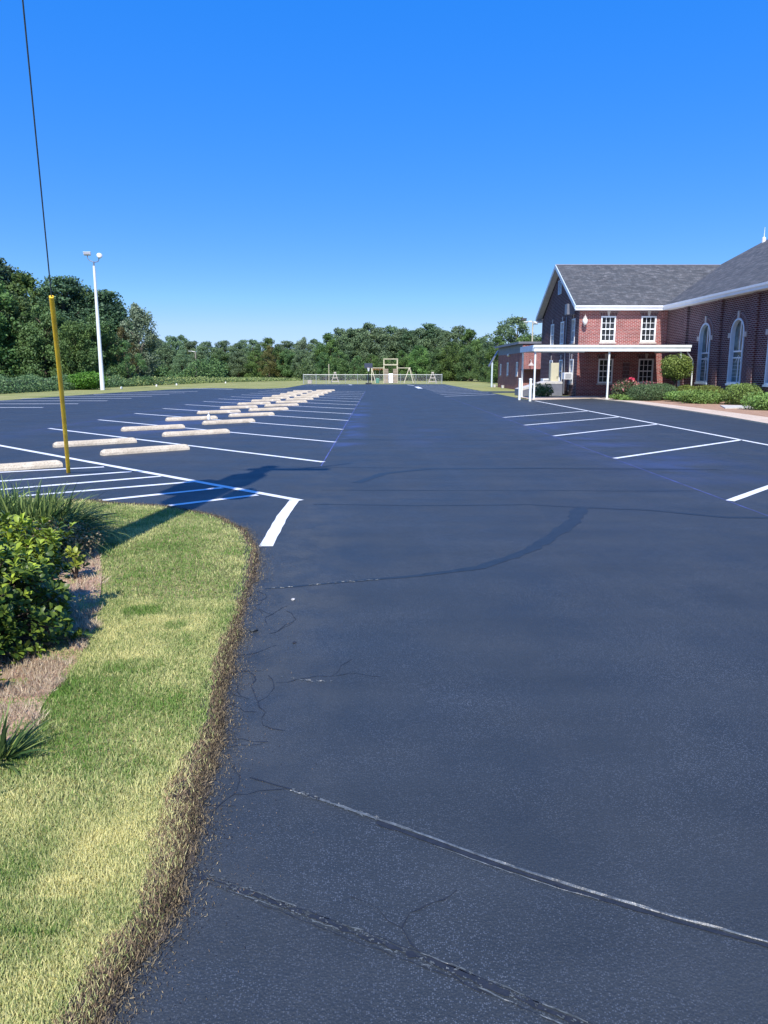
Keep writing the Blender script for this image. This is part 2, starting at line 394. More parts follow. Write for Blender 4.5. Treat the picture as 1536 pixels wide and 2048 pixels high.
def dist_poly(x, y, line):
    d = np.full(x.shape, 1e9)
    for (x0, y0), (x1, y1) in zip(line, line[1:]):
        dx, dy = x1-x0, y1-y0; t = np.clip(((x-x0)*dx+(y-y0)*dy)/(dx*dx+dy*dy+1e-9), 0, 1)
        d = np.minimum(d, np.hypot(x-x0-t*dx, y-y0-t*dy))
    return d
def cards(P, size, r, aspect=.6, up=0.0, N=None):
    """leaf shaped diamonds at points P with random orientation. returns V,F"""
    n = len(P); t = r.normal(size=(n, 3)); 
    if N is not None: t += N*up
    t /= np.linalg.norm(t, axis=1, keepdims=True)+1e-9
    a_ = r.normal(size=(n, 3)); a_ -= t*(a_*t).sum(1, keepdims=True); a_ /= np.linalg.norm(a_, axis=1, keepdims=True)+1e-9
    b_ = np.cross(t, a_); s = (size*r.uniform(.6, 1.35, n))[:, None]
    V = np.stack([P-a_*s, P+b_*s*aspect+t*s*.15, P+a_*s, P-b_*s*aspect+t*s*.15], 1).reshape(-1, 3)
    return V, np.arange(4*n).reshape(-1, 4)

# ---------------------------------------------------------------- ground, asphalt, paving
def st(o): o['kind'] = 'structure'; return o
R = random.Random(5)
gm = MB(); gm.poly([(-900, -60, -.012), (900, -60, -.012), (900, 1500, -.012), (-900, 1500, -.012)])
st(gm.build('ground', 'turf'))
LAWN_EDGE = [(-.75, -1.0), (-.74, 1.2)]+[(-0.716, 1.63), (-0.701, 1.736), (-0.66, 1.915), (-0.652, 2.106), (-0.651, 2.333), (-0.717, 2.641), (-0.724, 2.987), (-0.761, 3.318), (-0.84, 3.855), (-0.892, 4.311), (-0.947, 5.101), (-1.011, 5.897), (-1.129, 6.764), (-1.413, 7.656), (-1.885, 8.429), (-2.637, 9.047), (-3.47, 9.302)]+[(-3.6, 9.45), (-4.6, 9.6), (-6.5, 9.7)]
AS = [(-6.5, 9.7)]+[(-12, 9.5), (-26, 9.5)]+[(-22.966, 39.427), (-21.496, 42.765), (-20.998, 50.482), (-20.198, 60.116), (-18.842, 68.247), (-16.552, 74.262), (-11.121, 71.07), (-9.142, 74.198)]+[(-9.05, 78), (-9.0, 95.5), (8.5, 95.8), (8.7, 64), (8.7, 62), (40, 62), (40, 58), (8.75, 58), (8.75, 43.2), (12.95, 45.5), (13.3, 41), (13.05, 32.9), (12.65, 27), (12.2, 23.2), (11.5, 16), (11, -3), (0, -3), (-.75, -3)]
rr_ = random.Random(9)
edge = ribbon_pts(LAWN_EDGE, .025)
edge = [(x+.012*math.sin(y*7+2*math.sin(y*3.1))+.006*math.sin(y*31)+rr_.uniform(-.004, .004), y) for x, y in edge]
flat('asphalt_lot', AS+[(x-.30, y-.22) for x, y in LAWN_EDGE], 0.0, 'asphalt')
LAWN = edge+[(-9, 9.7), (-9, -2)]
flat('lawn_soil', LAWN+[(-.8, -2)], .006, 'lawn')
# walk and planting bed at the right
flat('concrete_walk', [(8.9, 43.0), (9.0, 48.9), (14.3, 48.9), (14.35, 46.2), (14.4, 41), (14.25, 32.9), (13.95, 27), (13.5, 21), (13.1, 10), (11.75, 10), (12.05, 16.0), (12.25, 23.2), (12.7, 27), (13.1, 32.9), (13.35, 41), (13.0, 45.6)], .035, 'walk')
wk = MB()
wp = [(8.9, 43.0), (13.0, 45.6), (13.35, 41), (13.1, 32.9), (12.7, 27), (12.25, 23.2), (12.05, 16.0)]
for a_, b_ in zip(wp, wp[1:]): wk.poly([(*a_, -.01), (*b_, -.01), (*b_, .035), (*a_, .035)])
st(wk.build('walk_edge', 'walk'))
flat('mulch_bed', [(14.4, 46.2), (14.42, 49.0), (18.7, 49.0), (18.7, 12), (13.2, 12), (13.5, 21), (13.97, 27), (14.27, 32.9), (14.42, 41)], .028, 'mulch')
sb = MB(); sb.prism([(15.2, 32.5), (17.0, 32.9), (17.3, 35.0), (16.2, 35.2)], 0, .07)
tag(sb.build('utility_slab', 'slab'), 'flat pale concrete slab lying in the pine straw bed beside the round shrubs', 'slab')

# painted lines
ln = MB()
def L(p, q, w=.115, **k): ribbon(ln, [p, q], w, .004, R, .06, .4, **k)
STEP = 3.9
for k in range(13):
    y = 13.58+k*(3.88 if k < 9 else 3.86); L((-1.0, y), (-9.6, y+8.2+.02*k))
L((-9.0, 17.2), (-1.0, 9.45), .12); L((-14.5, 22.7), (-9.0, 17.2), .12)
ribbon(ln, [(-1.08, 9.46), (-1.10, 8.4), (-1.07, 6.9)], .13, .0045, R, .06, .2)
for a_, b_ in [((-4.785, 12.9), (-6.9, 11.9)), ((-4.11, 12.28), (-6.2, 10.9)), ((-3.46, 11.72), (-5.6, 10.2)), ((-2.80, 11.12), (-4.9, 9.75)), ((-2.23, 10.53), (-3.6, 9.47)), ((-1.63, 9.9), (-2.6, 9.1))]:
    ribbon(ln, [a_, ((a_[0]+b_[0])/2, (a_[1]+b_[1])/2), b_], .115, .004, R, .12, .3)
for k in range(8): L((-15.4+.1*k, 34.5+3.85*k), (-24.0+.75*k, 34.3+3.85*k), .22)
L((-19.417, 74.287), (-13.229, 68.758), .3); L((-12.3, 69.5), (-9.0, 72.8), .12)
for y0, y1 in ((9.38, 13.9), (14.11, 17.95), (19.11, 23.37), (22.97, 27.12), (26.86, 31.2)): L((4.55, y0), (8.85, y1))
L((8.85, 13), (8.85, 41.9))
for k in range(11): L((4.45, 49.6+3.62*k), (8.5, 53.6+3.62*k), .14)
L((4.156, 79.991), (4.124, 71.957), .45); L((3.6, 91), (4.2, 86), .2); L((-3.5, 93), (-3.1, 90), .3)
L((-8.7, 90), (-3.4, 93.3), .12); L((-8.8, 84), (-3, 88), .12)
st(ln.build('parking_lines', 'paint'))
ch = MB()
for p, q in (((4.52, 6), (4.5, 46)), ((-1.0, 13), (-1.0, 62)), ((-15.5, 33), (-14.6, 60)), ((-9.7, 21), (-9.4, 45))):
    ribbon(ch, [p, q], .018, .0025, R, .5, .3)
st(ch.build('chalk_lines', 'chalk'))
# sealed cracks and raised seams
cr = MB()
ribbon(cr, [(-.869, 5.498), (-.222, 5.70), (.388, 5.885)], .02, .002, R, .4, .08, wander=.006, w1=.05)
ribbon(cr, [(.388, 5.885), (.873, 6.118), (1.428, 6.742), (1.815, 7.386), (2.224, 8.159), (2.489, 8.934)], .07, .002, R, .3, .1, wander=.01, w1=.2)
ribbon(cr, [(2.489, 8.934), (1.9, 9.15), (.5, 9.1), (-.8, 9.2)], .05, .002, R, .4, .2, wander=.01, w1=.03)
ribbon(cr, [(2.489, 8.934), (3.3, 8.75), (4.0, 8.3), (6.5, 8.1)], .08, .0022, R, .4, .2, wander=.01, w1=.05)
ribbon(cr, [(-.3, 11.0), (.1, 12.0), (.9, 12.6), (3.0, 12.7), (5.8, 12.5)], .16, .002, R, .4, .2, wander=.01, w1=.03)
for (p, q) in (((-2, 12.9), (6, 12.4)), ((-.8, 10.3), (4.5, 10.2)), ((-5, 30), (4, 31)), ((-6, 18.5), (9, 17.5)), ((-1, 44), (9, 43))):
    ribbon(cr, [p, q], .03, .0018, R, .7, .3, wander=.02)
# alligator cracks by the lawn
tr0 = MB()
for x, y, n in ((-.80, 4.9, 9), (-.62, 4.3, 12), (-.72, 3.9, 12), (-.60, 3.4, 12), (-.66, 3.0, 9), (-.74, 4.7, 6), (-.55, 2.6, 6), (.28, 1.72, 9), (-.55, 3.75, 10), (-.66, 3.55, 8), (-.7, 4.5, 8), (-.5, 3.1, 8)):
    a_ = R.uniform(0, 6.28); p = (x, y); pts = [p]
    for k in range(n):
        a_ += R.uniform(-.8, .8); p = (p[0]+math.cos(a_)*.06, p[1]+math.sin(a_)*.07); pts.append(p)
    ribbon(tr0, pts, .0045, .0022, R, .7, .03, wander=.004)
    q = pts[len(pts)//2]; pts = [q]; a_ += 1.5
    for k in range(n//2):
        a_ += R.uniform(-.6, .6); q = (q[0]+math.cos(a_)*.05, q[1]+math.sin(a_)*.06); pts.append(q)
    ribbon(tr0, pts, .0032, .0023, R, .7, .03, wander=.004)
st(cr.build('crack_sealant', 'fill'))
tr = tr0; sm = MB()
s1 = [(-.53, 2.803), (-.35, 2.71), (-.228, 2.637), (0, 2.505), (.186, 2.396), (.42, 2.25), (.64, 2.13), (.9, 2.0), (1.145, 1.89), (1.5, 1.70)]
s2 = [(-.63, 2.22), (-.5, 2.15), (-.411, 2.104), (-.085, 1.945), (.201, 1.796), (.505, 1.619), (.9, 1.40)]
ribbon(tr, [(x-.006, y-.016) for x, y in s1[3:]], .022, .0024, R, .35, .03, wander=.0012, w1=.012)
ribbon(tr, s1[:4], .006, .0024, R, .5, .02, wander=.002, w1=.012)
for off, w_ in ((-.026, .003), (.020, .0025), (.002, .016)):
    ribbon(tr, [(x, y+off) for x, y in s2], w_, .0024, R, .8, .02, wander=.004)
for off in (-.017, .012):
    u_ = R.uniform(0, .1)
    while u_ < 1.7:
        l_ = R.uniform(.02, .30); u_ += R.uniform(0, .15); off += R.uniform(-.004, .004); seg = []
        for q_ in range(5):
            x = -.63+(u_+l_*q_/4)*.93; 
            if x > .88: break
            y = float(np.interp(x, [p_[0] for p_ in s2], [p_[1] for p_ in s2])); seg.append((x, y+off+R.uniform(-.003, .003)))
        if len(seg) > 1: ribbon(sm, seg, R.uniform(.0015, .0032), .0028, R, .6, .012, prof=[(-.5, 0), (0, .0028), (.5, 0)], wander=.0012)
        u_ += l_+R.uniform(.005, .07)
ribbon(sm, s1[2:], .009, .0028, R, .15, .05, prof=[(-.5, 0), (-.25, .003), (.2, .0045), (.5, 0)], wander=.0005)
def chips(line, n, spread, w_, len_):
    for k in range(n):
        i_ = R.randrange(len(line)-1); t_ = R.random(); x = line[i_][0]+(line[i_+1][0]-line[i_][0])*t_; y = line[i_][1]+(line[i_+1][1]-line[i_][1])*t_
        dx, dy = line[i_+1][0]-line[i_][0], line[i_+1][1]-line[i_][1]; a_ = math.atan2(dy, dx)+R.uniform(-.5, .5); l_ = R.uniform(.3, 1)*len_
        o_ = R.gauss(0, spread); x += -dy*o_/math.hypot(dx, dy); y += dx*o_/math.hypot(dx, dy)
        ribbon(sm, [(x, y), (x+math.cos(a_)*l_*.5, y+math.sin(a_)*l_*.5+R.uniform(-.002, .002)), (x+math.cos(a_)*l_, y+math.sin(a_)*l_)], w_*R.uniform(.5, 1.3), .0027, R, .5, .01, prof=[(-.5, 0), (0, .003), (.5, 0)])
chips(s2, 210, .012, .0022, .012); chips(s1[1:4], 60, .006, .004, .02)
ribbon(sm, [(.20, 2.345), (.34, 2.262), (.46, 2.19), (.60, 2.115), (.70, 2.07)], .003, .003, R, .6, .02, prof=[(-.5, 0), (0, .002), (.5, 0)], wander=.0010)
chips([(-.85, 5.50), (-.3, 5.68), (.0, 5.74)], 18, .003, .0045, .05)
chips([(-.62, 3.86), (-.45, 3.80), (-.38, 3.77), (-.25, 3.765)], 12, .004, .0035, .04)
st(tr.build('seam_trough', 'ridge_dark')); st(sm.build('seam_ridge', 'ridge'))

# ---------------------------------------------------------------- wheel stops
def stop_mesh(v):
    m = MB(); r_ = random.Random(v); hl, hb, ht, H = .92, .085, .062, .115; n = 12; rows = []
    xs = [-hl, -hl+.03, -hl+.07]+[-hl+.07+(2*hl-.14)*k/n for k in range(1, n)]+[hl-.07, hl-.03, hl]
    for i, x in enumerate(xs):
        e_ = 1.0
        if i in (0, len(xs)-1): e_ = .70
        if i in (1, len(xs)-2): e_ = .88
        j = lambda s=.002: r_.uniform(-s, s)
        rows.append([(x+j(), -hb+j(), 0), (x+j(), -hb+.004+j(), .045+j()), (x+j(), -ht*.9+j(.003), H*e_*.82+j()), (x+j(), -ht*.6, H*e_+j()), (x+j(), ht*.6, H*e_+j()), (x+j(), ht*.9+j(.003), H*e_*.82+j()), (x+j(), hb-.004, .045+j()), (x+j(), hb+j(), 0)])
    for a_, b_ in zip(rows, rows[1:]):
        for k in range(7): m.poly([a_[k], b_[k], b_[k+1], a_[k+1]])
    m.poly(rows[0]); m.poly(rows[-1][::-1])
    return m.mesh('wheel_stop', weld=True)
SM = [stop_mesh(k) for k in range(4)]
for m_ in SM: m_.materials.append(M['stop'])
ORD = ['nearest', 'second', 'third', 'fourth', 'fifth', 'sixth', 'seventh', 'eighth', 'ninth', 'tenth', 'eleventh', 'twelfth', 'thirteenth', 'fourteenth', 'fifteenth']
Lc = [(-6.41, 16.9), (-6.42, 21.35), (-6.37, 25.6), (-6.32, 29.8), (-6.23, 33.65)]+[(-6.2+.02*k, 33.65+3.88*k) for k in range(1, 8)]
Rc = [(-4.78, 15.3), (-4.77, 19.6), (-4.77, 23.95), (-4.69, 27.85), (-4.63, 31.8)]+[(-4.6+.03*k, 31.8+3.88*k) for k in range(1, 9)]
def stop(x, y, label, k):
    o = link('wheel_stop', SM[k % 4], None); o.location = (x, y, 0); o.rotation_euler = (0, 0, math.radians(39.5+R.uniform(-2, 2)))
    tag(o, label, 'wheel stop', 'concrete wheel stops in the double parking row')
for k, (x, y) in enumerate(Lc): stop(x, y, 'weathered concrete wheel stop, %s in the left one of the two rows' % (ORD[k]+(' complete one' if k == 0 else '')), k)
for k, (x, y) in enumerate(Rc): stop(x, y, 'weathered concrete wheel stop, %s in the right one of the two rows' % ORD[k], k+1)
stop(-6.30, 12.45, 'weathered concrete wheel stop cut by the left picture edge behind the spiky grass', 2)
bo = MB(); bo.lathe((0, 0, 0), [(.045, 0), (.05, .02), (.05, .14), (.042, .17), (.018, .20), (.018, .235), (.022, .235), (.022, .26), (.0, .262)], 12)
o = bo.build('plastic_bottle', 'white', smooth=True); o.location = (-5.78, 25.55, .0)
tag(o, 'small white bottle standing upright against the third wheel stop of the left row', 'bottle')
for i, (px, s, lab) in enumerate((((-0.622, 5.217), .016, 'white stone chip lying alone on the asphalt below the crack'), ((-0.801, 4.559), .028, 'flat grey broken asphalt chip beside the lawn edge'), ((-0.515, 4.342), .013, 'small dark pebble on the asphalt out from the lawn edge'))):
    bm = bmesh.new(); bmesh.ops.create_icosphere(bm, subdivisions=2, radius=s)
    for v in bm.verts: v.co *= R.uniform(.8, 1.15); v.co.z *= .5
    me = bpy.data.meshes.new('pebble'); bm.to_mesh(me); bm.free()
    o = link('pebble', me, ('rock', 'asphalt', 'black')[i]); o.location = (px[0], px[1], s*.35); tag(o, lab, 'pebble')

# ---------------------------------------------------------------- walls with openings
def wall(parent, name, mat, o3, du, L_, z0, top, ops=(), breaks=(), reveal=.14, inward=(0, 1)):
    """strip-built wall in plane o3 + u*du; ops = (u0,u1,z0,ztop_fn or number)"""
    m = MB(); B = {0, L_, *breaks}; topf = top if callable(top) else (lambda u: top)
    for (a_, b_, zb, zt) in ops:
        B |= {a_, b_}
        if callable(zt): B |= {a_+(b_-a_)*(1-math.cos(math.pi*k/14))/2 for k in range(15)}
    B = sorted(b for b in B if 0 <= b <= L_); P3 = lambda u, z, d=0: (o3[0]+du[0]*u+inward[0]*d, o3[1]+du[1]*u+inward[1]*d, z)
    def quad(ua, ub, za0, za1, zb0, zb1):
        m.poly([P3(ua, za0), P3(ub, zb0), P3(ub, zb1), P3(ua, za1)], [(ua, za0), (ub, zb0), (ub, zb1), (ua, za1)])
    for ua, ub in zip(B, B[1:]):
        if ub-ua < 1e-6: continue
        um = (ua+ub)/2; cur = [(z0, z0)]; lo = (z0, z0)
        for (a_, b_, zb, zt) in sorted([q for q in ops if q[0] < um < q[1]], key=lambda q: q[2]):
            f = zt if callable(zt) else (lambda u: zt)
            quad(ua, ub, lo[0], zb, lo[1], zb); ta, tb = f(ua), f(ub)
            m.poly([P3(ua, ta), P3(ub, tb), P3(ub, tb, reveal), P3(ua, ta, reveal)], [(ua, 0), (ub, 0), (ub, reveal), (ua, reveal)])
            m.poly([P3(ua, zb, reveal), P3(ub, zb, reveal), P3(ub, zb), P3(ua, zb)], [(ua, 0), (ub, 0), (ub, reveal), (ua, reveal)])
            lo = (ta, tb)
        quad(ua, ub, lo[0], topf(ua), lo[1], topf(ub))
    for (a_, b_, zb, zt) in ops:
        f = zt if callable(zt) else (lambda u, zt=zt: zt)
        for u in (a_, b_): m.poly([P3(u, zb), P3(u, f(u)), P3(u, f(u), reveal), P3(u, zb, reveal)], [(0, zb), (0, f(u)), (reveal, f(u)), (reveal, zb)])
    return m.build(name, mat, parent)
def fr(o3, du, inward):
    """local frame: u along wall, d outwards (negative inward), z"""
    def P3(u, d, z): return (o3[0]+du[0]*u-inward[0]*d, o3[1]+du[1]*u-inward[1]*d, z)
    return P3
def fbox(m, P3, u0, u1, d0, d1, z0, z1):
    p = [P3(u0, d0, z0), P3(u1, d0, z0), P3(u1, d1, z0), P3(u0, d1, z0), P3(u0, d0, z1), P3(u1, d0, z1), P3(u1, d1, z1), P3(u0, d1, z1)]
    for q in ((0, 3, 2, 1), (4, 5, 6, 7), (0, 1, 5, 4), (1, 2, 6, 5), (2, 3, 7, 6), (3, 0, 4, 7)):
        uv = {0: None}
        pts = [p[k] for k in q]; m.poly(pts, [((t[0]+t[1]), t[2]) for t in pts])
def sash_window(parent, P3, u0, u1, z0, z1, label=None, blind=0.0, wallobj=None, cols=3):
    m = MB(); t = .085; bt = .03
    fbox(m, P3, u0, u0+t, -.10, .035, z0, z1); fbox(m, P3, u1-t, u1, -.10, .035, z0, z1)
    fbox(m, P3, u0+t, u1-t, -.10, .034, z1-t, z1); fbox(m, P3, u0+t, u1-t, -.10, .034, z0, z0+t*1.2)
    zm = (z0+z1)/2
    fbox(m, P3, u0+t, u1-t, -.09, -.01, zm-.035, zm+.035)
    a_, b_ = u0+t, u1-t
    for k in range(1, cols): fbox(m, P3, a_+(b_-a_)*k/cols-bt/2, a_+(b_-a_)*k/cols+bt/2, -.085, -.03, z0+t*1.2, z1-t)
    for za, zb in ((z0+t*1.2, zm-.035), (zm+.035, z1-t)):
        zc = (za+zb)/2; fbox(m, P3, a_, b_, -.083, -.032, zc-bt/2, zc+bt/2)
    w = m.build('window', 'white', parent); 
    if label: w['label'] = label
    g = MB(); g.poly([P3(a_, -.07, z0), P3(b_, -.07, z0), P3(b_, -.07, z1), P3(a_, -.07, z1)]); g.build('pane', 'glass', w)
    if blind:
        b = MB(); fbox(b, P3, a_+.01, b_-.01, -.13, -.12, zm-.3*blind, z1-.1); b.build('blind', 'blind', w)
    s_ = MB(); fbox(s_, P3, u0-.06, u1+.06, -.10, .07, z0-.11, z0-.002); s_.build('sill', 'stone', w)
    return w
def jack_arch(wallobj, P3, u0, u1, z, key=True):
    m = MB(); h = .30
    pts = [P3(u0-.02, .012, z+.002), P3(u1+.02, .012, z+.002), P3(u1+.16, .012, z+h), P3(u0-.16, .012, z+h)]
    m.poly(pts, [(u0, 0), (u1, 0), (u1+.1, h), (u0-.1, h)])
    back = [P3(u0-.02, -.01, z+.002), P3(u1+.02, -.01, z+.002), P3(u1+.16, -.01, z+h), P3(u0-.16, -.01, z+h)]
    for k in range(4): m.poly([pts[k], back[k], back[(k+1) % 4], pts[(k+1) % 4]], [(0, 0), (.02, 0), (.02, .2), (0, .2)])
    m.build('flat_arch', 'soldier', wallobj)
    c = (u0+u1)/2; k_ = MB()
    f = [P3(c-.05, .035, z-.01), P3(c+.05, .035, z-.01), P3(c+.11, .035, z+h+.03), P3(c-.11, .035, z+h+.03)]
    b = [P3(c-.05, 0, z-.01), P3(c+.05, 0, z-.01), P3(c+.11, 0, z+h+.03), P3(c-.11, 0, z+h+.03)]
    k_.poly(f)
    for i in range(4): k_.poly([f[i], b[i], b[(i+1) % 4], f[(i+1) % 4]])
    k_.build('keystone', 'stone', wallobj)

# ---------------------------------------------------------------- church
ch_ = empty('brick_church', (13, 49, 0), 'dark red brick church with grey shingle roof and tall arched windows on the right', 'building')
def W_(o): o.matrix_parent_inverse = Matrix.Translation((-13, -49, 0)); return o
WX, WY0, WY1, SX, EZ, RZ, RY = 13.0, 49.0, 60.0, 18.7, 5.45, 9.0, 54.5
Pf = fr((WX, WY0), (1, 0), (0, 1))
fw = W_(wall(ch_, 'front_wall', 'brick', (WX, WY0), (1, 0), SX-WX, 0, EZ+.1,
    ops=[(1.4, 2.36, 3.5, 5.12), (4.0, 4.97, 3.5, 5.12), (1.38, 2.34, .86, 2.43), (4.0, 4.98, .86, 2.43)], inward=(0, 1)))
cornerq = MB()
wins = [(1.4, 2.36, 3.5, 5.12, .8), (4.0, 4.97, 3.5, 5.12, 0), (1.38, 2.34, .86, 2.43, .5), (4.0, 4.98, .86, 2.43, 0)]
for (a_, b_, c_, d_, bl) in wins:
    W_(sash_window(ch_, Pf, a_, b_, c_, d_, blind=bl)); jack_arch(fw, Pf, a_, b_, d_)
bn = MB()   # bricked up niche between the lower windows
fbox(bn, Pf, 2.98, 3.42, .0, .03, 1.2, 2.2); bn.build('bricked_niche', 'soldier', fw)
# gable wall facing left (x = WX, runs +y)
Pg = fr((WX, WY0), (0, 1), (1, 0))
gtop = lambda u: EZ+.02+(RZ-.25-EZ)*(1-abs(u-5.5)/5.5)
gw_ops = [(u, u+.95, z0, z1) for z0, z1 in ((3.5, 5.05), (.86, 2.43)) for u in (.95, 3.9, 6.9)]
gw = W_(wall(ch_, 'gable_wall', 'brick_shade', (WX, WY0), (0, 1), 11.0, 0, gtop, ops=gw_ops, breaks=(5.5,), inward=(1, 0)))
for (a_, b_, c_, d_) in gw_ops: W_(sash_window(ch_, Pg, a_, b_, c_, d_)); jack_arch(gw, Pg, a_, b_, d_)
v = MB(); fbox(v, Pg, 5.05, 5.12, 0, .06, 7.05, 7.9); fbox(v, Pg, 5.88, 5.95, 0, .06, 7.05, 7.9); fbox(v, Pg, 5.12, 5.88, 0, .06, 7.0, 7.07); fbox(v, Pg, 5.05, 5.95, 0, .06, 7.9, 7.97)
for k in range(8): fbox(v, Pg, 5.12, 5.88, .0, .045, 7.12+k*.095, 7.17+k*.095)
W_(v.build('gable_vent', 'blue_white', ch_))
bk = MB(); bk.poly([(WX, WY1, 0), (24, WY1, 0), (24, WY1, EZ), (WX, WY1, EZ)], [(0, 0), (11, 0), (11, EZ), (0, EZ)]); W_(bk.build('rear_wall', 'brick_shade', ch_))
# roofs
def slab_roof(m, p0, p1, p2, p3, th=.07):
    """roof plane quad p0,p1 (eave) p2,p3 (ridge) with thickness"""
    P_ = [Vector(p) for p in (p0, p1, p2, p3)]
    wdt = (P_[1]-P_[0]).length; h = (P_[2]-P_[1]).length; dn = Vector((0, 0, -th))
    m.poly(P_, [(0, 0), (wdt, 0), (wdt, h), (0, h)]); m.poly([p+dn for p in P_][::-1])
    for i in range(4):
        a_, b_ = P_[i], P_[(i+1) % 4]; m.poly([a_, a_+dn, b_+dn, b_], [(0, 0), (0, .1), (.1, .1), (.1, 0)])
sl = (RZ-5.78)/(RY-48.6)
wr = MB(); slab_roof(wr, (12.62, 48.6, 5.78), (24.3, 48.6, 5.78), (24.3, RY, RZ), (12.62, RY, RZ)); slab_roof(wr, (24.3, 60.4, 5.78), (12.62, 60.4, 5.78), (12.62, RY, RZ), (24.3, RY, RZ))
wro = W_(wr.build('wing_roof', 'shingle', ch_))
rc = MB(); rc.tube([(12.6, RY, RZ+.0), (24.3, RY, RZ+.0)], .06, 6); rc.build('ridge_cap', 'grey', wro)
ss = .5375
sr = MB(); RX = 30.0; rz = 5.78+(RX-18.3)*ss
sr_pts = [(18.3, 10), (18.3, 55.0)]
slab_roof(sr, (18.3, 55.0, 5.78), (18.3, 10, 5.78), (RX, 10, rz), (RX, 55.0, rz)); slab_roof(sr, (RX*2-18.3, 10, 5.78), (RX*2-18.3, 55, 5.78), (RX, 55, rz), (RX, 10, rz))
W_(sr.build('sanctuary_roof', 'shingle', ch_))
bg_ = MB(); bg_.poly([(18.7, 54.7, 0), (41.3, 54.7, 0), (41.3, 54.7, 5.6), (RX, 54.7, rz-.3), (18.7, 54.7, 5.6)], [(0, 0), (22, 0), (22, 5), (11, 11), (0, 5)]); W_(bg_.build('rear_gable', 'brick_shade', ch_))
# fascia and soffits
fa = MB(); fa.box(12.60, 18.28, 48.52, 48.60, 5.47, 5.73); fa.box(12.66, 18.30, 48.60, 49.0, 5.46, 5.50)
fa.box(18.20, 18.28, 10, 48.52, 5.47, 5.73); fa.box(18.28, 18.69, 10, 48.60, 5.455, 5.495)
fa.box(18.14, 18.20, 10, 48.46, 5.62, 5.74); fa.box(12.6, 18.2, 48.46, 48.52, 5.62, 5.74)
W_(fa.build('fascia', 'white', ch_))
vb = MB()
for y0, y1 in ((48.55, RY), (60.45, RY)):
    for (xa, xb, dz0, dz1) in ((12.55, 12.615, -.24, .02),):
        z0_, z1_ = 5.75, RZ
        p = [(xa, y0, z0_+dz0), (xb, y0, z0_+dz0), (xb, y1, z1_+dz0), (xa, y1, z1_+dz0)]; q = [(x, y, z+(dz1-dz0)) for x, y, z in p]
        vb.poly(p); vb.poly(q)
        for i in range(4): vb.poly([p[i], q[i], q[(i+1) % 4], p[(i+1) % 4]])
W_(vb.build('bargeboard', 'blue_white', ch_))
sf = MB()
for y0, y1 in ((48.62, RY), (60.38, RY)):
    sf.poly([(12.615, y0, 5.55), (13.0, y0, 5.55), (13.0, y1, RZ-.2), (12.615, y1, RZ-.2)])
sf.box(12.62, 13.0, 59.9, 60.4, 5.40, 5.55)
W_(sf.build('rake_soffit', 'soffit', ch_))
